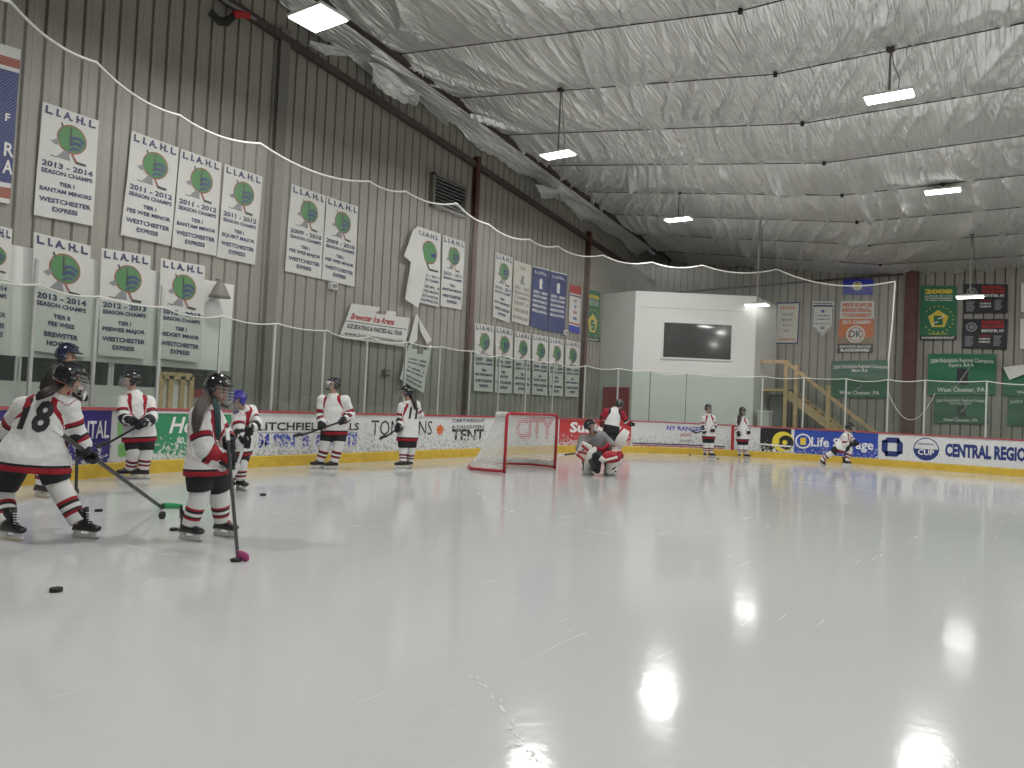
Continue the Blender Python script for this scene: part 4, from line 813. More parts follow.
# ------------------------------------------------------------------ wooden stairs beside the room
YS = 29.6; f = lambda x, y, Y=YS: onY(x, y, Y)
p0, p1, p2 = f(759, 361), f(788, 362), f(868, 428); t = thing('wooden_staircase', 'pale timber staircase with landing and handrail descending right, behind the far boards', 'staircase', (p1[0], YS, 0))
zl = f(790, 389)[2]; x1 = p1[0]; x2 = x1+zl*1.25; sl = zl/(x2-x1); yA, yB = YS, YS+1.1
xs0 = Bc[0]+.1
b = MB(); b.box(((xs0+x1)/2, (yA+yB)/2, zl-.05), (x1-xs0, yB-yA, .1), 'wood'); b.build('landing', t)
for y in (yA, yB):
    b = MB(); b.beam((x1, y, zl-.18), (x2, y, .02), .05, .30, 'wood'); b.build('stringer', t)
n = 11
for k in range(n):
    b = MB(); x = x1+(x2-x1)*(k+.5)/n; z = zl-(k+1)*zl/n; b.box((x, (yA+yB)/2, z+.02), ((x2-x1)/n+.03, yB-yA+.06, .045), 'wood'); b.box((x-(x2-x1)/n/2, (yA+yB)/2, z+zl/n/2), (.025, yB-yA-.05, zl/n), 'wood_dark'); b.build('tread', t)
zr_ = p1[2]
for x, h in ((x1-.03, zr_), (x1+.35, zr_-.1), (f(829, 400)[0], f(829, 386)[2])):
    b = MB(); b.box((x, yA-.07, h/2), (.13, .12, h), 'wood'); b.build('newel_post', t)
b = MB(); b.beam((x1, yA-.07, zr_-.03), (x2+.1, yA-.07, zr_-.03-sl*(x2+.1-x1)), .06, .13, 'wood'); b.beam((xs0-.2, yA-.07, zr_), (x1+.05, yA-.07, zr_), .1, .13, 'wood'); b.build('handrail', t)
b = MB(); b.box((x1+1.2, yA+.3, .35), (1.5, .05, .7), 'wood_dark'); b.build('lower_panel', t)
q0, q1 = f(763, 400, YS+.9), f(784, 400, YS+.9); q0[0] = max(q0[0], Bc[0]+.12); b = MB(); b.box(((q0[0]+q1[0])/2, YS+1.2, 1.15), (q1[0]-q0[0], .6, 2.3), 'dark'); b.box(((q0[0]+q1[0])/2, YS+.88, 1.15), (q1[0]-q0[0]-.1, .04, 2.1), 'inkgrey'); tag(b.build('dark_block'), 'dark tall block standing under the stair landing', 'cabinet')  # tall dark block with a grey front under the landing
q0, q1 = f(759, 411, 28.8), f(770, 411, 28.8); b = MB(); z = q0[2]; b.box(((q0[0]+q1[0])/2, 28.9, z/2), (q1[0]-q0[0], .5, z), 'drywall'); b.box(((q0[0]+q1[0])/2, 28.9, z), (q1[0]-q0[0]+.06, .56, .05), 'drywall_white'); tag(b.build('pale_box', bevel=.01), 'pale boxy cabinet standing beside the white room behind the boards', 'cabinet')
# ------------------------------------------------------------------ goal
gx, g0, g1, gh = -8.71, 12.60, 14.60, 1.215; gm = (g0+g1)/2
t = thing('hockey_goal', 'red framed ice hockey goal with white netting in front of the CITY board', 'goal', (gx, gm, 0))
b = MB(); r_ = .033; b.tube([(gx, g0, .0), (gx, g0, gh-.08), (gx, g0+.03, gh-.02), (gx, g0+.09, gh)], r_, 'pipe_red', 12); b.tube([(gx, g1, .0), (gx, g1, gh-.08), (gx, g1-.03, gh-.02), (gx, g1-.09, gh)], r_, 'pipe_red', 12); b.tube([(gx, g0+.08, gh), (gx, g1-.08, gh)], r_, 'pipe_red', 12); b.build('goal_frame', t, smooth=True)
bp_ = [(gx, g0, .035)]+[(gx-d_, gm+s_, .035) for d_, s_ in ((.35, -1.10), (.78, -1.10), (1.08, -.80), (1.16, -.35), (1.18, 0), (1.16, .35), (1.08, .80), (.78, 1.10), (.35, 1.10))]+[(gx, g1, .035)]
tp_ = [(gx, g0+.02, gh)]+[(gx-d_, gm+s_, gh) for d_, s_ in ((.22, -.88), (.40, -.80), (.50, -.55), (.52, -.25), (.53, 0), (.52, .25), (.50, .55), (.40, .80), (.22, .88))]+[(gx, g1-.02, gh)]
b = MB(); b.tube(bp_, .028, 'pipe_red', 8); b.build('base_bar', t, smooth=True); b = MB(); b.tube(tp_, .014, 'white_plastic', 8); b.tube([tp_[5], bp_[5]], .016, 'white_plastic', 8); b.build('back_bar', t)
def rs(L, n):
    L = [np.array(p) for p in L]; d_ = np.r_[0, np.cumsum([np.linalg.norm(L[i+1]-L[i]) for i in range(len(L)-1)])]; o_ = []
    for q in np.linspace(0, d_[-1], n): i = min(int(np.searchsorted(d_, q, side='right')-1), len(L)-2); k = (q-d_[i])/(d_[i+1]-d_[i]); o_.append(L[i]*(1-k)+L[i+1]*k)
    return o_
na, nb = 76, 26; bt, tt = rs(bp_, na), rs(tp_, na); vs = []; b = MB()
for j in range(nb+1):
    c_ = j/nb
    for i in range(na): p = bt[i]*(1-c_)+tt[i]*c_; ctr = np.array([gx-.4, gm, p[2]]); p = p+(ctr-p)*.10*math.sin(PI*c_)*(math.sin(PI*i/(na-1))); vs.append(p)
b.add(vs, [(j*na+i, j*na+i+1, (j+1)*na+i+1, (j+1)*na+i) for j in range(nb) for i in range(na-1)], 'white_ink')
# roof of the net
mt = 12; vs = []
for i in range(mt*3+1):
    y = g0+.05+(g1-g0-.1)*i/(mt*3); dmax = float(np.interp(abs(y-gm), [0, .25, .55, .80, .88], [.53, .52, .50, .40, .24]))
    for j in range(mt+1): vs.append((gx-dmax*j/mt, y, gh-.03*math.sin(PI*j/mt)))
b.add(vs, [(i*(mt+1)+j, i*(mt+1)+j+1, (i+1)*(mt+1)+j+1, (i+1)*(mt+1)+j) for i in range(mt*3) for j in range(mt)], 'white_ink')
o = b.build('goal_net', t); evaluated(o, [('WIREFRAME', dict(thickness=.014, use_replace=True))])
b = MB(); k = len(bt); vs = [(p[0], p[1], .03) for p in bt]+[(p[0]*.94+(gx-.4)*.06, p[1]*.97+gm*.03, .17+.02*math.sin(i*1.3)) for i, p in enumerate(bt)]; b.add(vs, [(i, i+1, k+i+1, k+i) for i in range(k-1)], 'pad_white'); b.build('net_skirt', t)
b = MB(); b.tube([(gx-.02, g0+.04, gh-.02), (gx-.25, g0+.02, gh-.02), (gx-.5, gm-.45, gh-.06)], .05, 'pad_white', 8); b.build('lacing_pad', t)
# ------------------------------------------------------------------ pucks
pucks = [((56, 591.5), 0, 'black puck alone on the open ice nearest the camera'), ((263, 495.5), 0, 'black puck on the ice right of the blue helmeted skater'), ((98.5, 511.5), 0, 'black puck lying behind the green taped stick'), ((162, 519), 1, 'black puck standing on its edge under the green taped blade'), ((174, 530.5), 0, 'black puck against the heel of the long haired skater'), ((235.5, 561.5), 0, 'black puck touching the pink taped stick blade'), ((718, 459), 0, 'tiny black puck near the far boards left of the two waiting skaters'), ((690, 455), 0, 'tiny black puck close against the far boards')]
for (x, y), st, l in pucks:
    p = onZ(x, y, .0); b = MB(); r_, h = .038*1.08, .0254
    if st: b.tube([(p[0]-.013, p[1]-.005, r_), (p[0]+.013, p[1]+.005, r_)], r_, 'rubber', 20)
    else: b.tube([(p[0], p[1], 0.001), (p[0], p[1], .004), (p[0], p[1], h-.004), (p[0], p[1], h)], [r_*.95, r_, r_, r_*.95], 'rubber', 24)
    tag(b.build('hockey_puck'), l, 'puck', 'pucks on the ice')
# frosty skate tracks scraped in arcs
tracks = [[(478, 493), (492, 504), (520, 514), (565, 525), (620, 537)], [(250, 508), (290, 516), (335, 524), (378, 527)], [(590, 474), (600, 476), (628, 474), (655, 476)], [(728, 477), (770, 480), (812, 483), (850, 487)], [(512, 742), (528, 752), (538, 762), (552, 768)], [(468, 672), (490, 690), (508, 715), (522, 745)], [(600, 463), (680, 469), (760, 476), (880, 492)], [(130, 545), (150, 552), (175, 556)]]
b = MB()
for k, tr in enumerate(tracks):
    P3 = rs([onZ(x, y, .0015) for x, y in tr], 24)
    for i in range(23):
        if random.random() < .35: continue
        a_, c_ = P3[i], P3[i+1]; d_ = c_-a_; d_ /= np.linalg.norm(d_); n_2 = np.array([-d_[1], d_[0], 0]); w_ = random.uniform(.006, .016)*(1+.04*np.linalg.norm(a_)); j_ = n_2*random.uniform(-.02, .02)
        b.add([a_-n_2*w_/2+j_, c_-n_2*w_/3+j_, c_+n_2*w_/2+j_, a_+n_2*w_/3+j_], [(0, 1, 2, 3)], 'ice_frost')
o = tag(b.build('skate_tracks'), 'frosty white skate scrapes curving across the ice', 'skate marks', kind='stuff')
# ------------------------------------------------------------------ skaters
FH = np.array([-_s, _c, 0.]); RH = np.array([_c, _s, 0.])        # level forward / right of the viewpoint
def depth_of(p): return float(np.array([p[0], p[1], 0])@FH)
def J(px, py, dep, off=0.):
    r = ray(px, py); k = (dep+off)/float(r@FH); return Vector(CP+r*k)
def remeshed(mb, name, parent, vox, smooth_it=4, mats=None):
    o = mb.build(name); ms = list(o.data.materials)
    evaluated(o, [('REMESH', dict(mode='VOXEL', voxel_size=vox, use_smooth_shade=True)), ('SMOOTH', dict(factor=.5, iterations=smooth_it))])
    if not len(o.data.materials): o.data.materials.append(ms[0])
    o.data.polygons.foreach_set('material_index', [0]*len(o.data.polygons)); o.data.polygons.foreach_set('use_smooth', [True]*len(o.data.polygons))
    attach(o, parent); return o
def seg_t(p, path):
    best = (1e9, 0); L = sum((path[i+1]-path[i]).length for i in range(len(path)-1)); acc = 0
    for a, b in zip(path[:-1], path[1:]):
        d = b-a; l = d.length; t = max(0, min(1, (p-a).dot(d)/(l*l+1e-9))); q = (p-(a+d*t)).length
        if q < best[0]: best = (q, (acc+t*l)/L)
        acc += l
    return best
def frame(f, up=Vector((0, 0, 1))):
    f = Vector(f).normalized(); x = f.cross(up).normalized(); z = x.cross(f).normalized(); return Matrix((x, f, z)).transposed()   # columns right, forward, up
def wrinkle(me, amp, sc):
    from mathutils import noise
    for v in me.vertices: v.co += v.normal*(amp*noise.noise(v.co*sc))
def lerp(a, b, t): return a*(1-t)+b*t
def grip_glove(name, parent, hand, elbow, axis, sc, cuffcol, lead='cloth_black', relaxed=False):
    """padded glove: cuff, palm, four unequal bent fingers and a thumb closing round the shaft"""
    b = MB(); fa = (hand-elbow).normalized(); ax = Vector(axis).normalized(); ax = (ax-fa*ax.dot(fa)*.3).normalized(); nrm = fa.cross(ax).normalized(); s = sc
    b.tube([hand-fa*.17*s, hand-fa*.13*s, hand-fa*.07*s], [(.058*s, .066*s), (.064*s, .070*s), (.050*s, .054*s)], cuffcol, 12, side=ax)
    b.tube([hand-fa*.09*s, hand-fa*.05*s+nrm*.012*s, hand-fa*.005*s+nrm*.022*s, hand+fa*.02*s+nrm*.022*s], [(.042*s, .032*s), (.052*s, .034*s), (.053*s, .030*s), (.045*s, .022*s)], lead, 12, side=ax)
    b.tube([hand-fa*.07*s+nrm*.045*s, hand-fa*.01*s+nrm*.052*s], [(.032*s, .014*s), (.036*s, .014*s)], cuffcol, 8, side=ax)
    for k, ln in enumerate((.9, 1.0, .95, .78)):
        o_ = ax*((k-1.5)*.025*s); c = hand+fa*.022*s+o_; R_ = .034*s; pts = []
        n_a = 4 if relaxed else 6
        for i in range(n_a+1):
            an = (1.45-i/n_a*(1.9 if relaxed else 3.9)*ln); pts.append(c+nrm*(R_*math.sin(an))+fa*(R_*math.cos(an)*1.05))
        b.tube(pts, [.0135*s]*(len(pts)-1)+[.010*s], lead, 8)
    th = ax*(.045*s); pts = [hand-fa*.045*s+th*.9+nrm*.01*s, hand-fa*.02*s+th*1.25-nrm*.012*s, hand+fa*.01*s+th*1.1-nrm*.034*s, hand+fa*.030*s+th*.75-nrm*.040*s]
    b.tube(pts, [.017*s, .016*s, .014*s, .010*s], lead, 8)
    return b.build(name, parent, smooth=True)
def skate(parent, foot, toe, ank, sc, lace='cloth_white', trim='steel'):
    """foot = blade contact under the ankle, toe = heading, ank = ankle joint"""
    f = Vector(toe); f.z *= .6; f.normalize(); up = (ank-foot).normalized(); up = (up*.6+Vector((0, 0, 1))*.6).normalized(); x = f.cross(up).normalized(); up = x.cross(f).normalized(); s = sc
    Q = lambda a, c, h: foot+f*(a*s)+x*(c*s)+up*(h*s)
    b = MB(); b.tube([Q(-.085, 0, .078), Q(-.06, 0, .105), Q(.0, 0, .115), Q(.07, 0, .108), Q(.13, 0, .10), Q(.165, 0, .098), Q(.178, 0, .095)], [(.030*s, .012*s), (.042*s, .034*s), (.044*s, .045*s), (.046*s, .040*s), (.047*s, .032*s), (.038*s, .026*s), (.018*s, .014*s)], 'boot', 14, side=x)
    b.tube([Q(-.025, 0, .09), Q(-.025, 0, .16), Q(-.03, 0, .22), Q(-.035, 0, .27)], [(.042*s, .062*s), (.041*s, .056*s), (.044*s, .056*s), (.048*s, .062*s)], 'boot', 14, side=x)
    b.tube([Q(-.085, 0, .20), Q(-.09, 0, .27), Q(-.10, 0, .315)], [(.022*s, .012*s), (.022*s, .010*s), (.014*s, .008*s)], 'boot', 8, side=x)
    bo = b.build('skate', parent, smooth=True)
    b = MB(); b.tube([Q(.035, 0, .29), Q(.04, 0, .22), Q(.045, 0, .165), Q(.09, 0, .145)], [(.022*s, .014*s), (.024*s, .012*s), (.024*s, .012*s), (.020*s, .008*s)], lace, 8, side=x)
    for k in range(5): b.tube([Q(.048+.008*k, -.028, .24-.022*k), Q(.058+.008*k, 0, .235-.022*k), Q(.048+.008*k, .028, .24-.022*k)], .004*s, 'white_plastic', 5)
    b.build('tongue', bo, smooth=True)
    b = MB(); b.tube([Q(-.10, 0, .030), Q(-.085, 0, .030), Q(.15, 0, .030), Q(.175, 0, .036)], [(.006*s, .012*s), (.007*s, .014*s), (.007*s, .014*s), (.005*s, .01*s)], 'white_plastic', 8, side=x)
    b.tube([Q(-.055, 0, .030), Q(-.05, 0, .085)], [(.010*s, .034*s), (.022*s, .045*s)], 'white_plastic', 8, side=x); b.tube([Q(.105, 0, .030), Q(.105, 0, .085)], [(.010*s, .036*s), (.024*s, .05*s)], 'white_plastic', 8, side=x); b.build('blade_holder', bo, smooth=True)
    b = MB(); b.tube([Q(-.10, 0, .014), Q(-.08, 0, .006), Q(.14, 0, .006), Q(.175, 0, .016)], [(.002*s, .006*s), (.002*s, .011*s), (.002*s, .011*s), (.002*s, .006*s)], 'steel', 6, side=x); b.build('blade', bo); return bo
def stick(a, heel, toe, label, tape='carbon', s=1., shaftm='carbon', grp=None, wide=1., taper=.45):
    a, heel, toe = Vector(a), Vector(heel), Vector(toe); t = thing('hockey_stick', label, 'hockey stick', heel if heel.z < a.z else a, grp)
    d = (heel-a).normalized(); b = MB(); b.beam(a, heel-d*.02, .026*s, .034*s, shaftm); b.build('shaft', t, bevel=.004)
    b = MB(); e = a+d*.13; b.beam(a-d*.01, e, .034*s, .04*s, 'white_plastic'); b.build('grip_tape', t, bevel=.004)
    w = (toe-heel).normalized(); up = Vector((0, 0, 1)); up = (up-w*up.dot(w)).normalized(); nrm = w.cross(up); L = (toe-heel).length
    def bl(t0, t1): 
        n = 7; P = []; R = []
        for i in range(n):
            q = t0+(t1-t0)*i/(n-1); P.append(heel+w*(L*q)+up*(.030*wide)+nrm*(.018*q*q)); R.append((.033*wide*(.8+.25*math.sin(PI*min(q+.2, 1))), .006))
        return P, R
    b = MB(); P, R = bl(-.08, taper); b.tube([heel-d*.10]+P[1:], [(.016, .014)]+R[1:], shaftm, 10, side=up); b.build('blade', t, smooth=True)
    b = MB(); P, R = bl(taper-.02, 1.0); R = [(r[0]*1.06, .009) for r in R]; R[-1] = (.02*wide, .007); b.tube(P, R, tape, 10, side=up); b.build('blade_tape', t, smooth=True); return t
def helmet(parent, H, f, s, col, cage='cage', up=Vector((0, 0, 1)), glossy=True):
    R = frame(f, up); b = MB(); r = Vector((.098, .122, .118))*s
    def keep(p):
        q = Vector((p.x/r.x, p.y/r.y, p.z/r.z))
        if q.y > .25: return q.z > .30
        if q.y > -.45: return q.z > -.42
        return q.z > -.50
    b.ball(H+R@Vector((0, -.008, .022))*s, tuple(r), col, 28, R, keep); o = b.build('helmet')
    evaluated(o, [('SOLIDIFY', dict(thickness=.012*s, offset=-1))]); o.data.polygons.foreach_set('use_smooth', [True]*len(o.data.polygons)); attach(o, parent)
    b = MB(); P = lambda x, y, z: H+R@(Vector((x, y, z))*s)
    for sx in (-1, 1): b.tube([P(sx*.084, .02, .03), P(sx*.094, .0, -.005), P(sx*.09, .0, -.04), P(sx*.078, .02, -.06)], [(.030*s, .012*s), (.034*s, .014*s), (.028*s, .012*s), (.014*s, .008*s)], col, 10, side=R@Vector((0, 1, 0)))
    b.tube([P(-.07, .085, .065), P(-.035, .115, .068), P(0, .124, .07), P(.035, .115, .068), P(.07, .085, .065)], [(.010*s, .012*s)]*5, col, 8)
    for sx in (-1, 0, 1): b.tube([P(sx*.045, -.09, .10), P(sx*.05, -.02, .139), P(sx*.045, .06, .115)], [(.012*s, .006*s)]*3, col, 6)
    b.build('brow_shell', o, smooth=True)
    if cage == 'cage':
        b = MB()
        for z, w_, y in ((.045, .082, .112), (.018, .085, .135), (-.008, .085, .145), (-.034, .082, .145), (-.060, .074, .138), (-.086, .058, .122)):
            b.tube([P(w_*math.sin(a), .02+(y-.02)*math.cos(a), z) for a in np.linspace(-1.45, 1.45, 9)], .0032*s, 'steel', 5)
        for a in np.linspace(-1.0, 1.0, 5): b.tube([P(.085*math.sin(a)*(k[1]), .02+(k[2]-.02)*math.cos(a), k[0]) for k in ((.055, .96, .108), (.018, 1, .135), (-.034, .97, .145), (-.075, .8, .130), (-.100, .6, .112))], .0032*s, 'steel', 5)
        b.tube([P(-.05, .09, -.095), P(0, .115, -.105), P(.05, .09, -.095)], .014*s, col, 8); b.build('face_cage', o)
    elif cage == 'bubble':
        b = MB(); rr_ = Vector((.098, .150, .105))*s
        b.ball(H+R@Vector((0, .005, -.02))*s, tuple(rr_), 'visor', 24, R, lambda p: p.y/rr_.y > .30 and -.85 < p.z/rr_.z < .75); b.build('face_shield', o, smooth=True)
    return o
def head_into(b, H, N, f, s, up):
    R = frame(f, up); P = lambda x, y, z: H+R@(Vector((x, y, z))*s)
    b.ball(P(0, -.012, .02), (.072*s, .092*s, .088*s), 'skin', 18, R); b.ball(P(0, .018, -.035), (.058*s, .068*s, .070*s), 'skin', 16, R)
    b.tube([P(0, .078, .010), P(0, .094, -.012), P(0, .100, -.026), P(0, .082, -.036)], [.009*s, .011*s, .014*s, .008*s], 'skin', 8); b.ball(P(0, .066, -.088), (.022*s, .020*s, .016*s), 'skin', 8, R)
    for sx in (-1, 1): b.ball(P(sx*.074, -.005, -.005), (.009*s, .018*s, .028*s), 'skin', 8, R)
    b.tube([N, lerp(N, P(0, -.01, -.06), .6), P(0, -.01, -.03)], [.058*s, .052*s, .050*s], 'skin', 12)
def face_bits(parent, H, f, s, up):
    R = frame(f, up); P = lambda x, y, z: H+R@(Vector((x, y, z))*s); b = MB()
    for sx in (-1, 1): b.ball(P(sx*.030, .078, .004), (.012*s, .007*s, .007*s), 'ink', 8, R); b.tube([P(sx*.016, .084, .022), P(sx*.03, .083, .027), P(sx*.047, .072, .022)], .004*s, 'hair', 5)
    b.tube([P(-.022, .078, -.058), P(0, .086, -.060), P(.022, .078, -.058)], [.004*s, .007*s, .004*s], 'logo_rim', 6); b.build('facial_features', parent)
def person(label, foot_px, pts, face, hel='helmet_black', cage='cage', vox=.016, s=1., jersey='jersey', socks=True, hair=None, num=None, group=None, gl='cloth_red', pants='cloth_black', lace='cloth_white', toes=None, palms=None, face_up=None, girth=1., hemk=1., near=0., hemw=1.):
    """pts: dict of pixel joints (x, y, depth offset): H N SL SR EL ER WL WR PL PR(hips) KL KR AL AR(blade contact)"""
    dep = depth_of(onZ(*foot_px))-near; G = {}
    for k, v in pts.items(): G[k] = J(v[0], v[1], dep, v[2] if len(v) > 2 else 0)
    for k in ('AL', 'AR'):
        if pts[k][-1] != 'air': G[k].z = max(G[k].z, .0); 
        if G[k].z < .16: G[k].z = .001
    root = thing('person', label, 'person', ((G['AL'].x+G['AR'].x)/2, (G['AL'].y+G['AR'].y)/2, 0), group)
    up = Vector(face_up) if face_up else Vector((0, 0, 1)); F = Vector(face).normalized(); g = girth*s
    hip = (G['PL']+G['PR'])/2; sh = (G['SL']+G['SR'])/2; N = G['N']; H = G['H']; side = (G['SR']-G['SL']).normalized(); hs = (G['PR']-G['PL']).normalized()
    ank = {}; tdir = {}
    for k in 'LR':
        a = G['A'+k]; kn = G['K'+k]; d = (kn-a).normalized(); ank[k] = a+(d*.6+Vector((0, 0, .5))).normalized()*(.15*s); tdir[k] = Vector(toes[k])
    # body: one continuous surface
    b = MB(); head_into(b, H, N, F, s, up)
    b.tube([hip-(sh-hip)*.12, hip, lerp(hip, sh, .5), sh, N], [(.13*g, .10*g), (.14*g, .105*g), (.135*g, .10*g), (.15*g, .09*g), (.06*g, .055*g)], 'skin', 14, side=side)
    for k in 'LR':
        b.tube([lerp(G['S'+k], sh, .3), G['S'+k], lerp(G['S'+k], G['E'+k], .5), G['E'+k], lerp(G['E'+k], G['W'+k], .5), G['W'+k]], [.06*g, .056*g, .05*g, .042*g, .038*g, .03*g], 'skin', 10)
        b.ball(G['W'+k], .034*s, 'skin', 8)
        b.tube([lerp(G['P'+k], hip, .3), lerp(G['P'+k], G['K'+k], .4), G['K'+k], lerp(G['K'+k], ank[k], .35), ank[k], G['A'+k]+Vector((0, 0, .11*s))+tdir[k]*.02], [.088*g, .078*g, .058*g, .056*g, .04*g, .035*g], 'skin', 12)
        b.tube([G['A'+k]+Vector((0, 0, .115*s))-tdir[k]*.03*s, G['A'+k]+Vector((0, 0, .11*s))+tdir[k]*.12*s], [.03*s, .024*s], 'skin', 8)
    body = remeshed(b, 'body', root, max(vox*.75, .011), 2); face_bits(body, H, F, s, up)
    # jersey
    b = MB(); ax = (sh-hip); hem = hip-(ax.normalized()*.45+Z_*.55)*(.15*s*hemk); T = [hem, hip, lerp(hip, sh, .35), lerp(hip, sh, .7), sh-ax.normalized()*.03, lerp(sh, N, .6), lerp(N, H, .22)]
    RD = [(.235, .19), (.225, .18), (.205, .16), (.21, .145), (.20, .13), (.13, .105), (.078, .078)]
    RD = [(r[0]*(hemw if i < 2 else 1), r[1]*(hemw if i < 2 else 1)) for i, r in enumerate(RD)]
    b.tube(T, [(r[0]*g, r[1]*g) for r in RD], jersey, 24, side=side)
    for k in 'LR':
        P = [lerp(G['S'+k], sh, .35), G['S'+k], lerp(G['S'+k], G['E'+k], .45), G['E'+k], lerp(G['E'+k], G['W'+k], .45), lerp(G['E'+k], G['W'+k], .80)]
        b.tube(P, [.085*g, .098*g, .085*g, .080*g, .074*g, .066*g], jersey, 16); b.ball(G['S'+k], .098*g, jersey, 14); b.ball(G['E'+k], .082*g, jersey, 12)
    o = remeshed(b, 'jersey', root, vox, 3); wrinkle(o.data, .012*s, 7); wrinkle(o.data, .006*s, 19)
    at = o.data.attributes.new('st', 'FLOAT', 'POINT'); tor = [hem, hip, sh, N]; vals = []; sl = {k: [G['S'+k], G['E'+k], G['W'+k]] for k in 'LR'}
    for v in o.data.vertices:
        dt, tt_ = seg_t(v.co, tor); c = [(dt/(.165*g), tt_)]
        for k in 'LR': q, t_ = seg_t(v.co, sl[k]); c.append((q/(.085*g)*.9, 2+t_))
        m_ = min(c, key=lambda z: z[0]); val = m_[1]
        if val < 1:
            q = min(c[1][0], c[2][0]); val = min(val+max(0, 1.9-q)*1.05 if q < 1.9 and val > .45 else val, 1.85)
        vals.append(val)
    at.data.foreach_set('value', vals); o.data.update(); jer = o
    # padded hockey pants
    b = MB(); b.tube([lerp(hip, sh, .12), hip, hip-ax.normalized()*.12*s], [(.165*g, .13*g), (.185*g, .15*g), (.16*g, .13*g)], pants, 18, side=hs)
    for k in 'LR': b.tube([G['P'+k], lerp(G['P'+k], G['K'+k], .5), lerp(G['P'+k], G['K'+k], .92)], [.118*g, .124*g, .112*g], pants, 16)
    remeshed(b, 'pants', root, vox, 3)
    for k in 'LR':
        kn = G['K'+k]; an = ank[k]; n = 40; path = [lerp(G['P'+k], kn, .7), kn]; P = [lerp(path[0], kn, i/6) for i in range(6)]; R_ = [.088*g]*3+[.090*g, .092*g, .094*g]; mt_ = ['cloth_white']*6
        for i in range(n+1):
            t_ = i/n; P.append(lerp(kn, an, t_)); R_.append((.092-.010*t_-.012*t_*t_)*g)
            mt_.append('cloth_red' if .42 < t_ < .50 or .72 < t_ < .80 else 'cloth_black' if .50 <= t_ < .56 or .66 < t_ <= .72 else 'cloth_white')
        b = MB(); b.tube(P, R_, (mt_ if socks is True else socks), 18); b.build('sock', root, smooth=True)
        skate(root, G['A'+k], tdir[k], ank[k], s, lace)
    for k in 'LR':
        other = G['W'+('R' if k == 'L' else 'L')]; a_ = palms[k] if palms else (other-G['W'+k]); grip_glove('glove', root, G['W'+k], G['E'+k], Vector(a_), s*1.25, gl)
    hl = helmet(root, H, F, s*1.13, hel, cage, up)
    if hair:
        b = MB()
        for strand in hair:
            P = [J(q[0], q[1], dep, q[2]) for q in strand[1]]; R_ = strand[0]; rr = random.Random(3); hm = strand[2] if len(strand) > 2 else 'hair'; b.tube(P, [q*.8 for q in R_], hm, 10)
            for _k in range(22):
                a_, c_ = rr.uniform(0, 2*PI), rr.uniform(.7, 1.0); ln = rr.uniform(.75, 1.08); O = X_*math.cos(a_)+Y_*math.sin(a_)*.6+Z_*math.sin(a_)*.3; PP = []
                for i, q in enumerate(P): PP.append(q+O*(R_[i]*c_)+X_*rr.uniform(-.004, .004))
                PP[-1] = lerp(PP[-2], PP[-1], ln); b.tube(PP, [.010*s]*(len(PP)-1)+[.003*s], hm, 5)
        b.build('hair', root, smooth=True)
    if num:
        txt, (cx, cy), size, tilt, jd = num; bv = BVHTree.FromPolygons([v.co for v in jer.data.vertices], [p.vertices[:] for p in jer.data.polygons])
        c = J(cx, cy, dep, 0); view = Vector(ray(cx, cy)).normalized(); rt = Vector(RH)*math.cos(tilt)-Vector((0, 0, 1))*math.sin(tilt); upv = rt.cross(view).normalized(); rt = view.cross(upv)*-1 if False else rt
        vs, fs, w = glyphs(txt, .035, .12, 2); out = []
        for p in vs:
            q = c+rt*(p[0]*size*jd)+upv*((p[1]-.5)*size); h = bv.ray_cast(q-view*1.2, view, 3); out.append(h[0]-view*.006 if h[0] else q-view*.15)
        b = MB(); b.add(out, fs, 'ink'); b.build('jersey_number', root)
    return G, dep, root
X_ = Vector(RH); Y_ = Vector(FH); Z_ = Vector((0, 0, 1))
# 1: number 18, nearest left, back to us, leaning to the right
G, dp, r1 = person('person in white jersey number 18 seen from behind, black helmet, striding at far left', (45, 539),
    dict(H=(70, 379, .05), N=(56, 396, .05), SL=(24, 407, -.02), SR=(68, 407, .08), EL=(5, 432, .18), ER=(76, 431, .16), WL=(22, 446, .42), WR=(87, 453, .22), PL=(19, 454, 0), PR=(48, 453, .05), KL=(2, 490, .05), KR=(58, 484, .1), AL=(8, 540, -.12), AR=(82, 537, .1)),
    X_*.75+Y_*.6-Z_*.25, vox=.013, s=1.0, hair=[([.035, .055, .05, .012], [(60, 385, -.02), (50, 391, -.10), (41, 395, -.16), (37, 400, -.18)])], num=('18', (36.5, 415), .265, .12, .85), toes=dict(L=X_*.9-Y_*.3, R=X_*.95-Y_*.15), lace='boot', gl='cloth_black', palms=dict(L=X_*.8-Z_*.5, R=X_*.8-Z_*.5), girth=1.06, hemw=1.28)
W_ = J(90, 457, dp, .22); heel = onZ(163, 508.5); toe = onZ(183, 508.5); a0 = J(20, 425, dp, .42)
W0 = G['WL']; d_ = (Vector(heel)-G['WR']); stick(G['WR']-d_.normalized()*.62, heel, toe, 'black stick with green taped blade held by number 18', 'tape_green', taper=.05)
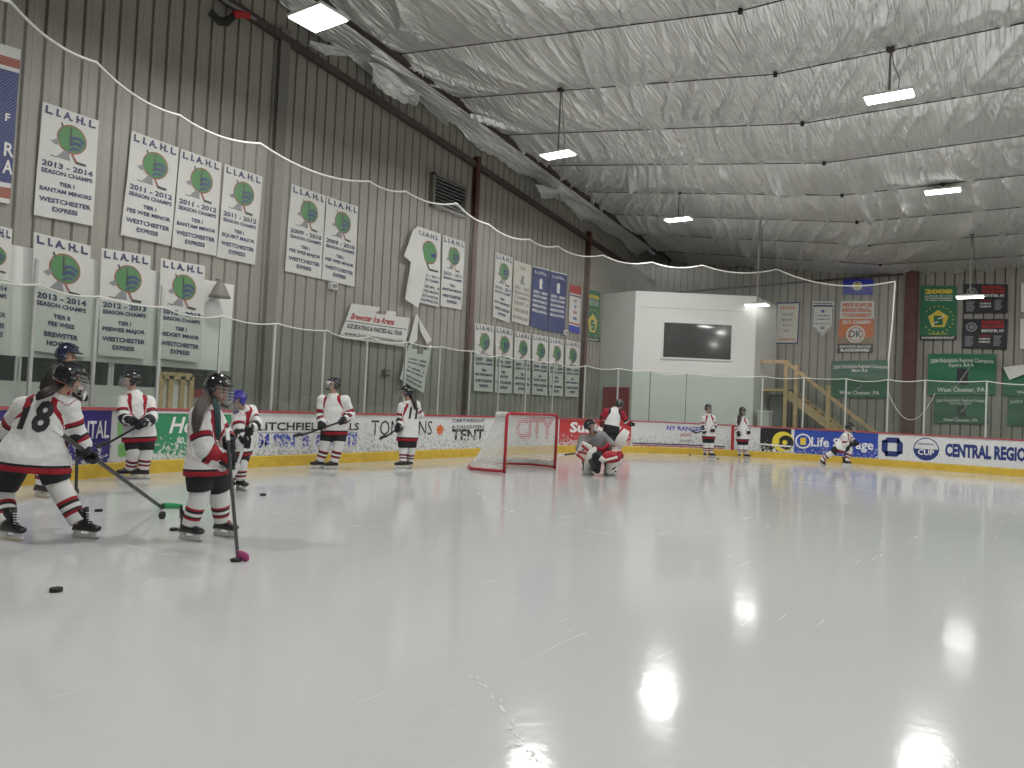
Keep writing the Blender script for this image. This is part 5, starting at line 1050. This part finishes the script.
# 2: mostly hidden behind number 18
G, dp, _ = person('person in navy helmet with long dark hair standing behind number 18', (48, 497),
    dict(H=(67.5, 357, 0), N=(60, 372, .0), SL=(56, 387, .0), SR=(72, 384, .12), EL=(56, 404, -.12), ER=(80, 397, .2), WL=(73, 405, .12), WR=(78, 396, .05), PL=(48, 424, 0), PR=(60, 424, .1), KL=(48, 458, -.05), KR=(56, 456, .12), AL=(40, 497.5, -.05), AR=(47, 492, .25)),
    X_*.9+Y_*.1-Z_*.2, hel='helmet_navy', cage=None, s=1.06, vox=.016, toes=dict(L=X_*.9-Y_*.4, R=X_*.9), lace='cloth_white', gl='cloth_black', palms=dict(L=Z_, R=Z_), hair=[([.06, .09, .10, .07, .02], [(61, 361, -.05), (55, 370, -.12), (50, 379, -.16), (46, 387, -.18), (43, 393, -.18)])])
stick(J(79, 380, dp, .05), J(76, 492, dp, .0), J(80, 494, dp, -.2), 'black stick held upright beside number 18 by the navy helmeted skater')
# 3: facing us-left by the purple board
G, dp, _ = person('person with clear face shield standing before the purple and green boards', (137, 479),
    dict(H=(131, 381, -.02), N=(133, 393, 0), SL=(149, 402, .1), SR=(123, 401, -.1), EL=(153, 418, -.02), ER=(123.5, 418, -.2), WL=(142, 424, -.26), WR=(131.5, 421, -.3), PL=(146, 432, .02), PR=(133, 432, -.02), KL=(146, 452, .0), KR=(134, 452, -.08), AL=(142.5, 480, .02), AR=(129.5, 477.5, .02)),
    -X_*.75-Y_*.65-Z_*.05, hel='helmet_black', cage='bubble', s=1.03, vox=.018, toes=dict(L=-X_*.9-Y_*.3, R=-X_*.9-Y_*.3), lace='boot', gl='cloth_black', palms=dict(L=X_*.8+Z_*.45, R=X_*.8+Z_*.45), girth=1.02)
stick(G['WL']+(G['WL']-Vector(J(103, 446, dp, -.5))).normalized()*.1, J(103, 446, dp, -.45), J(98, 449, dp, -.6), 'black stick held low to the left by the skater with the face shield')
# 4: foreground, long hair, facing right
G, dp, _ = person('person with long straight hair and red laced skates leaning on a pink taped stick', (205, 541),
    dict(H=(218, 391, 0), N=(209, 407, -.02), SL=(213, 415, .12), SR=(199, 417, -.14), EL=(226, 437, .18), ER=(205, 449, -.2), WL=(229, 443, .02), WR=(227, 460, -.05), PL=(213, 462, .07), PR=(199, 462, -.08), KL=(219, 493, .16), KR=(200, 493, -.05), AL=(222, 533, .25), AR=(187, 543.5, -.02)),
    X_*.95-Y_*.22-Z_*.18, hel='helmet_black', cage='cage', s=1.0, vox=.013, toes=dict(L=X_*.93-Y_*.3, R=X_*.93-Y_*.35), lace='cloth_red', palms=dict(L=Z_*.9-X_*.1, R=Z_*.9-X_*.1), girth=1.0, hemk=.8,
    hair=[([.045, .06, .06, .045, .02], [(209, 393, -.06), (203, 402, -.18), (199, 412, -.25), (197, 423, -.28), (196, 433, -.28)], 'hair_light'), ([.018, .026, .024, .022, .010], [(214, 398, -.10), (217, 408, -.17), (218, 420, -.20), (218, 431, -.21), (218, 440, -.22)], 'teal')])
st4 = stick(J(227, 430, dp, 0), Vector(onZ(238, 560)), Vector(onZ(250, 562)), 'black stick with bright pink taped blade set on the ice', 'tape_pink', wide=1.25, taper=-.05)
# 5: blue helmet, bending, behind
G, dp, _ = person('person in bright blue helmet bending forward behind the long haired skater', (240, 490.5),
    dict(H=(238, 401, -.18), N=(243, 409, -.05), SL=(251, 411, .14), SR=(238, 416, -.14), EL=(257, 424, -.05), ER=(240, 433, -.28), WL=(250, 430, -.3), WR=(246, 441, -.34), PL=(243, 444, .12), PR=(234, 445, -.02), KL=(241, 463, .0), KR=(233, 466, -.1), AL=(240, 490.5, .02), AR=(229, 488, .05)),
    -X_*.45-Y_*.7-Z_*.5, hel='helmet_blue', cage='cage', s=.98, vox=.018, toes=dict(L=X_*.75-Y_*.6, R=X_*.6-Y_*.7), lace='boot', gl='cloth_black', palms=dict(L=Z_, R=Z_), face_up=(0, 0, 1))
stick(J(251, 425, dp, -.3), J(233, 478, dp, -.45), J(229, 482, dp, -.6), 'pale shafted stick held by the blue helmeted skater', shaftm='stick_white')
# 6: standing, looking up left
G, dp, _ = person('person in white jersey looking up, holding stick across the body before the LITCHFIELD board', (336, 463.5),
    dict(H=(333.5, 385.5, 0), N=(333, 395, .0), SL=(345, 400.5, .0), SR=(322.5, 400, .05), EL=(351, 415, .05), ER=(320.5, 417, .02), WL=(343, 421, -.3), WR=(321.5, 426, -.25), PL=(340.5, 427, 0), PR=(328.5, 427, 0), KL=(339, 443, -.05), KR=(326, 443, -.05), AL=(333.5, 463.5, -.05), AR=(319.5, 463, -.05)),
    -X_*.55-Y_*.6+Z_*.22, vox=.024, s=1.0, toes=dict(L=-X_*.8-Y_*.3, R=-X_*.8-Y_*.3), lace='boot', gl='cloth_black', palms=dict(L=X_*.9+Z_*.35, R=X_*.9+Z_*.35), girth=1.12, near=1.25)
e6 = J(353, 417.5, dp, -.45); h6 = J(300, 436, dp, -.2)
stick(e6, h6, J(294, 437.5, dp, -.3), 'black stick held slanting across the waist by the skater looking up')
# 7: number 11, back to us
G, dp, _ = person('person in white jersey number 11 with ponytail, back turned, before the TOMPKINS board', (407, 468.5),
    dict(H=(406.5, 393, 0), N=(409, 402, 0), SL=(402, 406.5, -.05), SR=(416, 405, .1), EL=(400, 419, -.05), ER=(420.5, 415, .2), WL=(398.5, 428, -.2), WR=(419, 415, .4), PL=(403.5, 434, -.05), PR=(411.5, 434, .05), KL=(403.5, 449, -.05), KR=(411, 449, .05), AL=(402.5, 470, -.1), AR=(409.5, 468.5, .1)),
    -X_*.85-Y_*.15, vox=.024, s=.99, toes=dict(L=-X_*.75-Y_*.35, R=-X_*.2-Y_*.5), lace='boot', gl='cloth_black', num=('11', (413.5, 413), .22, 0, .8), palms=dict(L=X_*.8+Z_*.5, R=Z_), hair=[([.04, .045, .04, .012], [(411, 396, -.02), (414, 401, -.1), (415, 406, -.14), (415, 410, -.15)])], girth=1.0)
stick(J(403, 425, dp, -.2), J(384, 438, dp, -.15), J(380.5, 440.5, dp, -.2), 'short looking black stick pointing left from the number 11 skater')
# 9: bending behind the goaltender
G, dp, _ = person('person in black, red and white jersey bending away behind the goaltender', (614, 461),
    dict(H=(619.5, 405, .12), N=(615.5, 409, .08), SL=(606, 411.5, 0), SR=(622, 413.5, .05), EL=(602, 418, .0), ER=(626.5, 422, .05), WL=(602, 424, .1), WR=(631, 424, .15), PL=(608.5, 428, -.05), PR=(614, 428, .05), KL=(610, 443, .05), KR=(614.5, 443, .1), AL=(611, 461, 0), AR=(617, 461, .1)),
    Y_*.8+X_*.3+Z_*.1, vox=.028, s=1.0, jersey='jersey_dark', socks=['cloth_black'], toes=dict(L=X_*.8+Y_*.3, R=X_*.8+Y_*.2), lace='boot')
# 10, 11: two waiting at the far boards
G, dp, _ = person('person waiting at the far boards left of the red line, stick pointing left', (708.5, 455),
    dict(H=(708.5, 409, 0), N=(708, 415, 0), SL=(713, 418, 0), SR=(704, 418, 0), EL=(714.5, 426, .0), ER=(703, 426, .0), WL=(713, 430, -.15), WR=(704, 431, -.15), PL=(711, 434, 0), PR=(706, 434, 0), KL=(711, 444, 0), KR=(706, 444, 0), AL=(711, 455, 0), AR=(705, 455, 0)),
    X_*.4-Y_*.8, vox=.034, s=.98, near=1.5, toes=dict(L=X_*.5-Y_*.6, R=-X_*.3-Y_*.8), lace='boot', gl='cloth_black')
stick(J(706, 430, dp, -.2), J(695, 433.5, dp, -.2), J(691, 431, dp, -.25), 'tiny stick pointing left from the waiting skater beside the RANGERS board')
person('person with long dark hair waiting right of the red line at the far boards', (742.5, 457),
    dict(H=(742.5, 411.5, 0), N=(741.5, 418, 0), SL=(746, 421.5, 0), SR=(737.5, 421, 0), EL=(748, 428.5, .05), ER=(737, 429, .05), WL=(748.5, 432, -.1), WR=(738.5, 434, -.1), PL=(744.5, 437, 0), PR=(740.5, 437, 0), KL=(745, 446, 0), KR=(740.5, 446, 0), AL=(746, 456.5, 0), AR=(739.5, 457, 0)),
    X_*.3-Y_*.8, vox=.034, s=.95, near=.7, toes=dict(L=X_*.5-Y_*.6, R=-X_*.3-Y_*.8), lace='boot', gl='cloth_black', hair=[([.05, .07, .05, .02], [(741, 412, .0), (739.5, 417, -.1), (738.5, 422, -.16), (738.5, 426, -.16)])])
# 12: striding to the right along the Life Storage board
G, dp, _ = person('person striding hard to the right in front of the Life Storage board', (846, 464.5),
    dict(H=(850, 428, -.1), N=(847.5, 432.5, -.03), SL=(849, 435, .15), SR=(844.5, 436, -.15), EL=(853, 441, .1), ER=(845, 443.5, -.15), WL=(856, 443, .0), WR=(853, 444, -.05), PL=(841, 447.5, .1), PR=(838, 448, -.1), KL=(850, 449, .05), KR=(832, 453, .0), AL=(845.5, 464.5, .0), AR=(820, 459, .2)),
    X_*.9-Y_*.25, vox=.032, s=.98, near=.6, toes=dict(L=X_*.95-Y_*.2, R=X_*.6-Z_*.8), lace='boot', gl='cloth_black', palms=dict(L=X_, R=X_))
# ------------------------------------------------------------------ goaltender
gd = depth_of(onZ(597, 475)); g = lambda x, y, o=0: J(x, y, gd, o)
root = thing('person', 'goaltender in grey jersey with white leg pads crouching to the right of the goal', 'person', tuple(onZ(597, 475)))
H, N, hip = g(590.5, 427, -.15), g(592, 434, -.05), g(599, 454, .22); SL, SR = g(602, 437, .18), g(583, 440, -.08); EL, ER = g(611, 446, .0), g(581, 449, -.25); WL, WR = g(614, 449, -.28), g(588, 453, -.4)
KL, KR = g(611, 459, -.05), g(588, 459, -.15); AL, AR = g(608, 472, .1), g(586, 474.5, .05); AL.z = .12; AR.z = .12; sh = (SL+SR)/2; F = (X_*.85-Y_*.35+Z_*.12)
b = MB(); head_into(b, H, N, F, 1., Z_); b.tube([hip, lerp(hip, sh, .5), sh, N], [(.15, .12), (.15, .12), (.15, .1), .06], 'skin', 12, side=(SL-SR))
for S_, E_, W_ in ((SL, EL, WL), (SR, ER, WR)): b.tube([lerp(S_, sh, .3), S_, E_, W_], [.07, .065, .05, .035], 'skin', 10); b.ball(W_, .04, 'skin', 8)
for K_, A_ in ((KL, AL), (KR, AR)): b.tube([lerp(hip, K_, .15), K_, A_], [.1, .07, .045], 'skin', 10)
body = remeshed(b, 'body', root, .02, 2); face_bits(body, H, F, 1., Z_)
b = MB(); b.tube([lerp(hip, sh, -.2), hip, lerp(hip, sh, .5), sh, N], [(.25, .2), (.25, .2), (.25, .19), (.22, .16), (.09, .09)], 'cloth_grey', 20, side=(SL-SR))
for S_, E_, W_ in ((SL, EL, WL), (SR, ER, WR)): b.tube([lerp(S_, sh, .4), S_, lerp(S_, E_, .5), E_, lerp(E_, W_, .7)], [.11, .125, .12, .115, .095], 'cloth_grey', 14); b.ball(S_, .125, 'cloth_grey', 12); b.ball(E_, .118, 'cloth_grey', 12)
o = remeshed(b, 'jersey', root, .024, 3); wrinkle(o.data, .015, 6)
b = MB(); band = [lerp(SR, hip, .55)-Y_*.27, lerp(sh, hip, .66)-Y_*.30+X_*.1, g(609, 444, -.2)]; b.tube(band, (.05), 'cloth_red', 8, side=Z_); b.build('jersey_stripe', root, smooth=True)
b = MB(); b.tube([hip+Z_*.08, hip, hip-Z_*.1], [(.2, .18), (.24, .2), (.2, .18)], 'cloth_black', 16, side=(SL-SR))
for K_ in (KL, KR): b.tube([lerp(hip, K_, .1), lerp(hip, K_, .9)], [.15, .12], 'cloth_black', 12)
b.tube([g(596.5, 452, -.35), g(597, 462, -.3), g(597, 473, -.25)], [.13, .10, .07], 'cloth_black', 10); remeshed(b, 'pants', root, .026, 3)
def legpad(K_, A_, lab, tilt):
    d = (A_-K_).normalized(); n = (F-d*F.dot(d)).normalized(); n = (n*.6-Y_*.6).normalized(); side = d.cross(n).normalized(); P = [K_-d*.30, K_-d*.12, K_, lerp(K_, A_, .5), A_-d*.02, A_+d*.02+n*.10]; R_ = [(.12, .045), (.17, .075), (.18, .085), (.165, .075), (.16, .07), (.14, .05)]
    b = MB(); b.tube([p+n*.07 for p in P], R_, 'pad_white', 16, side=side); o = b.build('leg_pad', root, smooth=True)
    b = MB()
    for k, (t0, t1) in enumerate(((.0, .25), (.45, .62), (.8, .9))):
        a_, c_ = lerp(P[1], P[4], t0), lerp(P[1], P[4], t1); b.tube([a_+n*.135+side*.06*tilt, c_+n*.135+side*(-.03)*tilt], [(.05, .012), (.035, .012)], 'pad_red' if k == 0 else 'cloth_black', 8, side=side)
    b.build('pad_stripe', o, smooth=True); return o
legpad(KR, AR, 'r', 1); legpad(KL, AL, 'l', -1)
for A_, nm in ((AL, 0), (AR, 1)): skate(root, Vector((A_.x, A_.y, .001)), X_*.8-Y_*.5, A_, 1.05, 'boot')
# red and white catching glove and blocker
b = MB(); c = g(583.5, 451, -.34); R = Matrix.Rotation(.5, 3, 'Y')@Matrix.Rotation(YAW, 3, 'Z')
b.box(c, (.24, .09, .36), 'pad_white', R); bo = b.build('blocker', root, bevel=.025); b = MB(); fr_ = R@Vector((0, -1, 0))
for z_, sx in ((.11, 1), (.0, -1), (-.11, 1)): b.beam(c+fr_*.05+R@Vector((-.10*sx, 0, z_)), c+fr_*.05+R@Vector((.10*sx, 0, z_-.05)), .05, .015, 'pad_red', fr_)
b.build('blocker_stripe', bo)
c = g(611, 457, -.38); b = MB(); R = Matrix.Rotation(YAW, 3, 'Z'); b.ball(c, (.20, .085, .13), 'pad_red', 16, R); b.tube([c+Vector(X_)*.10+Z_*.06, c+Vector(X_)*.20+Z_*.10, c+Vector(X_)*.25+Z_*.02], [.05, .045, .03], 'pad_red', 8); b.tube([c-Vector(X_)*.15-Z_*.02, c-Vector(X_)*.22-Z_*.10], [.09, .07], 'pad_white', 10)
for k in range(4): b.tube([c+Vector(X_)*(.02+.045*k)-Y_*.085+Z_*.08, c+Vector(X_)*(.03+.05*k)-Y_*.10-Z_*.02, c+Vector(X_)*(-.01+.04*k)-Y_*.08-Z_*.09], [.022, .024, .018], 'pad_red', 7)
cg = b.build('catching_glove', root, smooth=True); b = MB(); b.tube([c-Y_*.10-Vector(X_)*.14-Z_*.07, c-Y_*.12+Vector(X_)*.12+Z_*.01], [.022, .03], 'pad_white', 8); b.build('glove_stripe', cg)
hl = helmet(root, H, F, 1.14, 'helmet_black', 'cage', Z_); b = MB(); b.tube([H+F*.10-Z_*.09, H+F*.12-Z_*.13, H+F*.10-Z_*.17], [(.07, .02), (.075, .02), (.05, .015)], 'helmet_black', 10, side=Y_); b.build('throat_guard', hl, smooth=True)
# goalie stick lying back to the left
a_ = g(588, 451, -.4); h_ = g(590, 474, -.3); h_.z = .02
stick(g(559, 455.5, -.1), g(586, 452, -.38), g(592, 470, -.36), 'black goaltender stick held out low toward the goal post', wide=1.6)
b = MB(); q = g(627, 430, -.3); p = g(617, 447, -.3); b.tube([q, lerp(q, p, .5), p], [(.07, .02), (.11, .02), (.10, .02)], 'pad_white', 10, side=X_); o = b.build('stick_paddle', smooth=True); tag(o, 'pale broad stick paddle raised behind the goaltender beside the dark jersey', 'hockey stick')
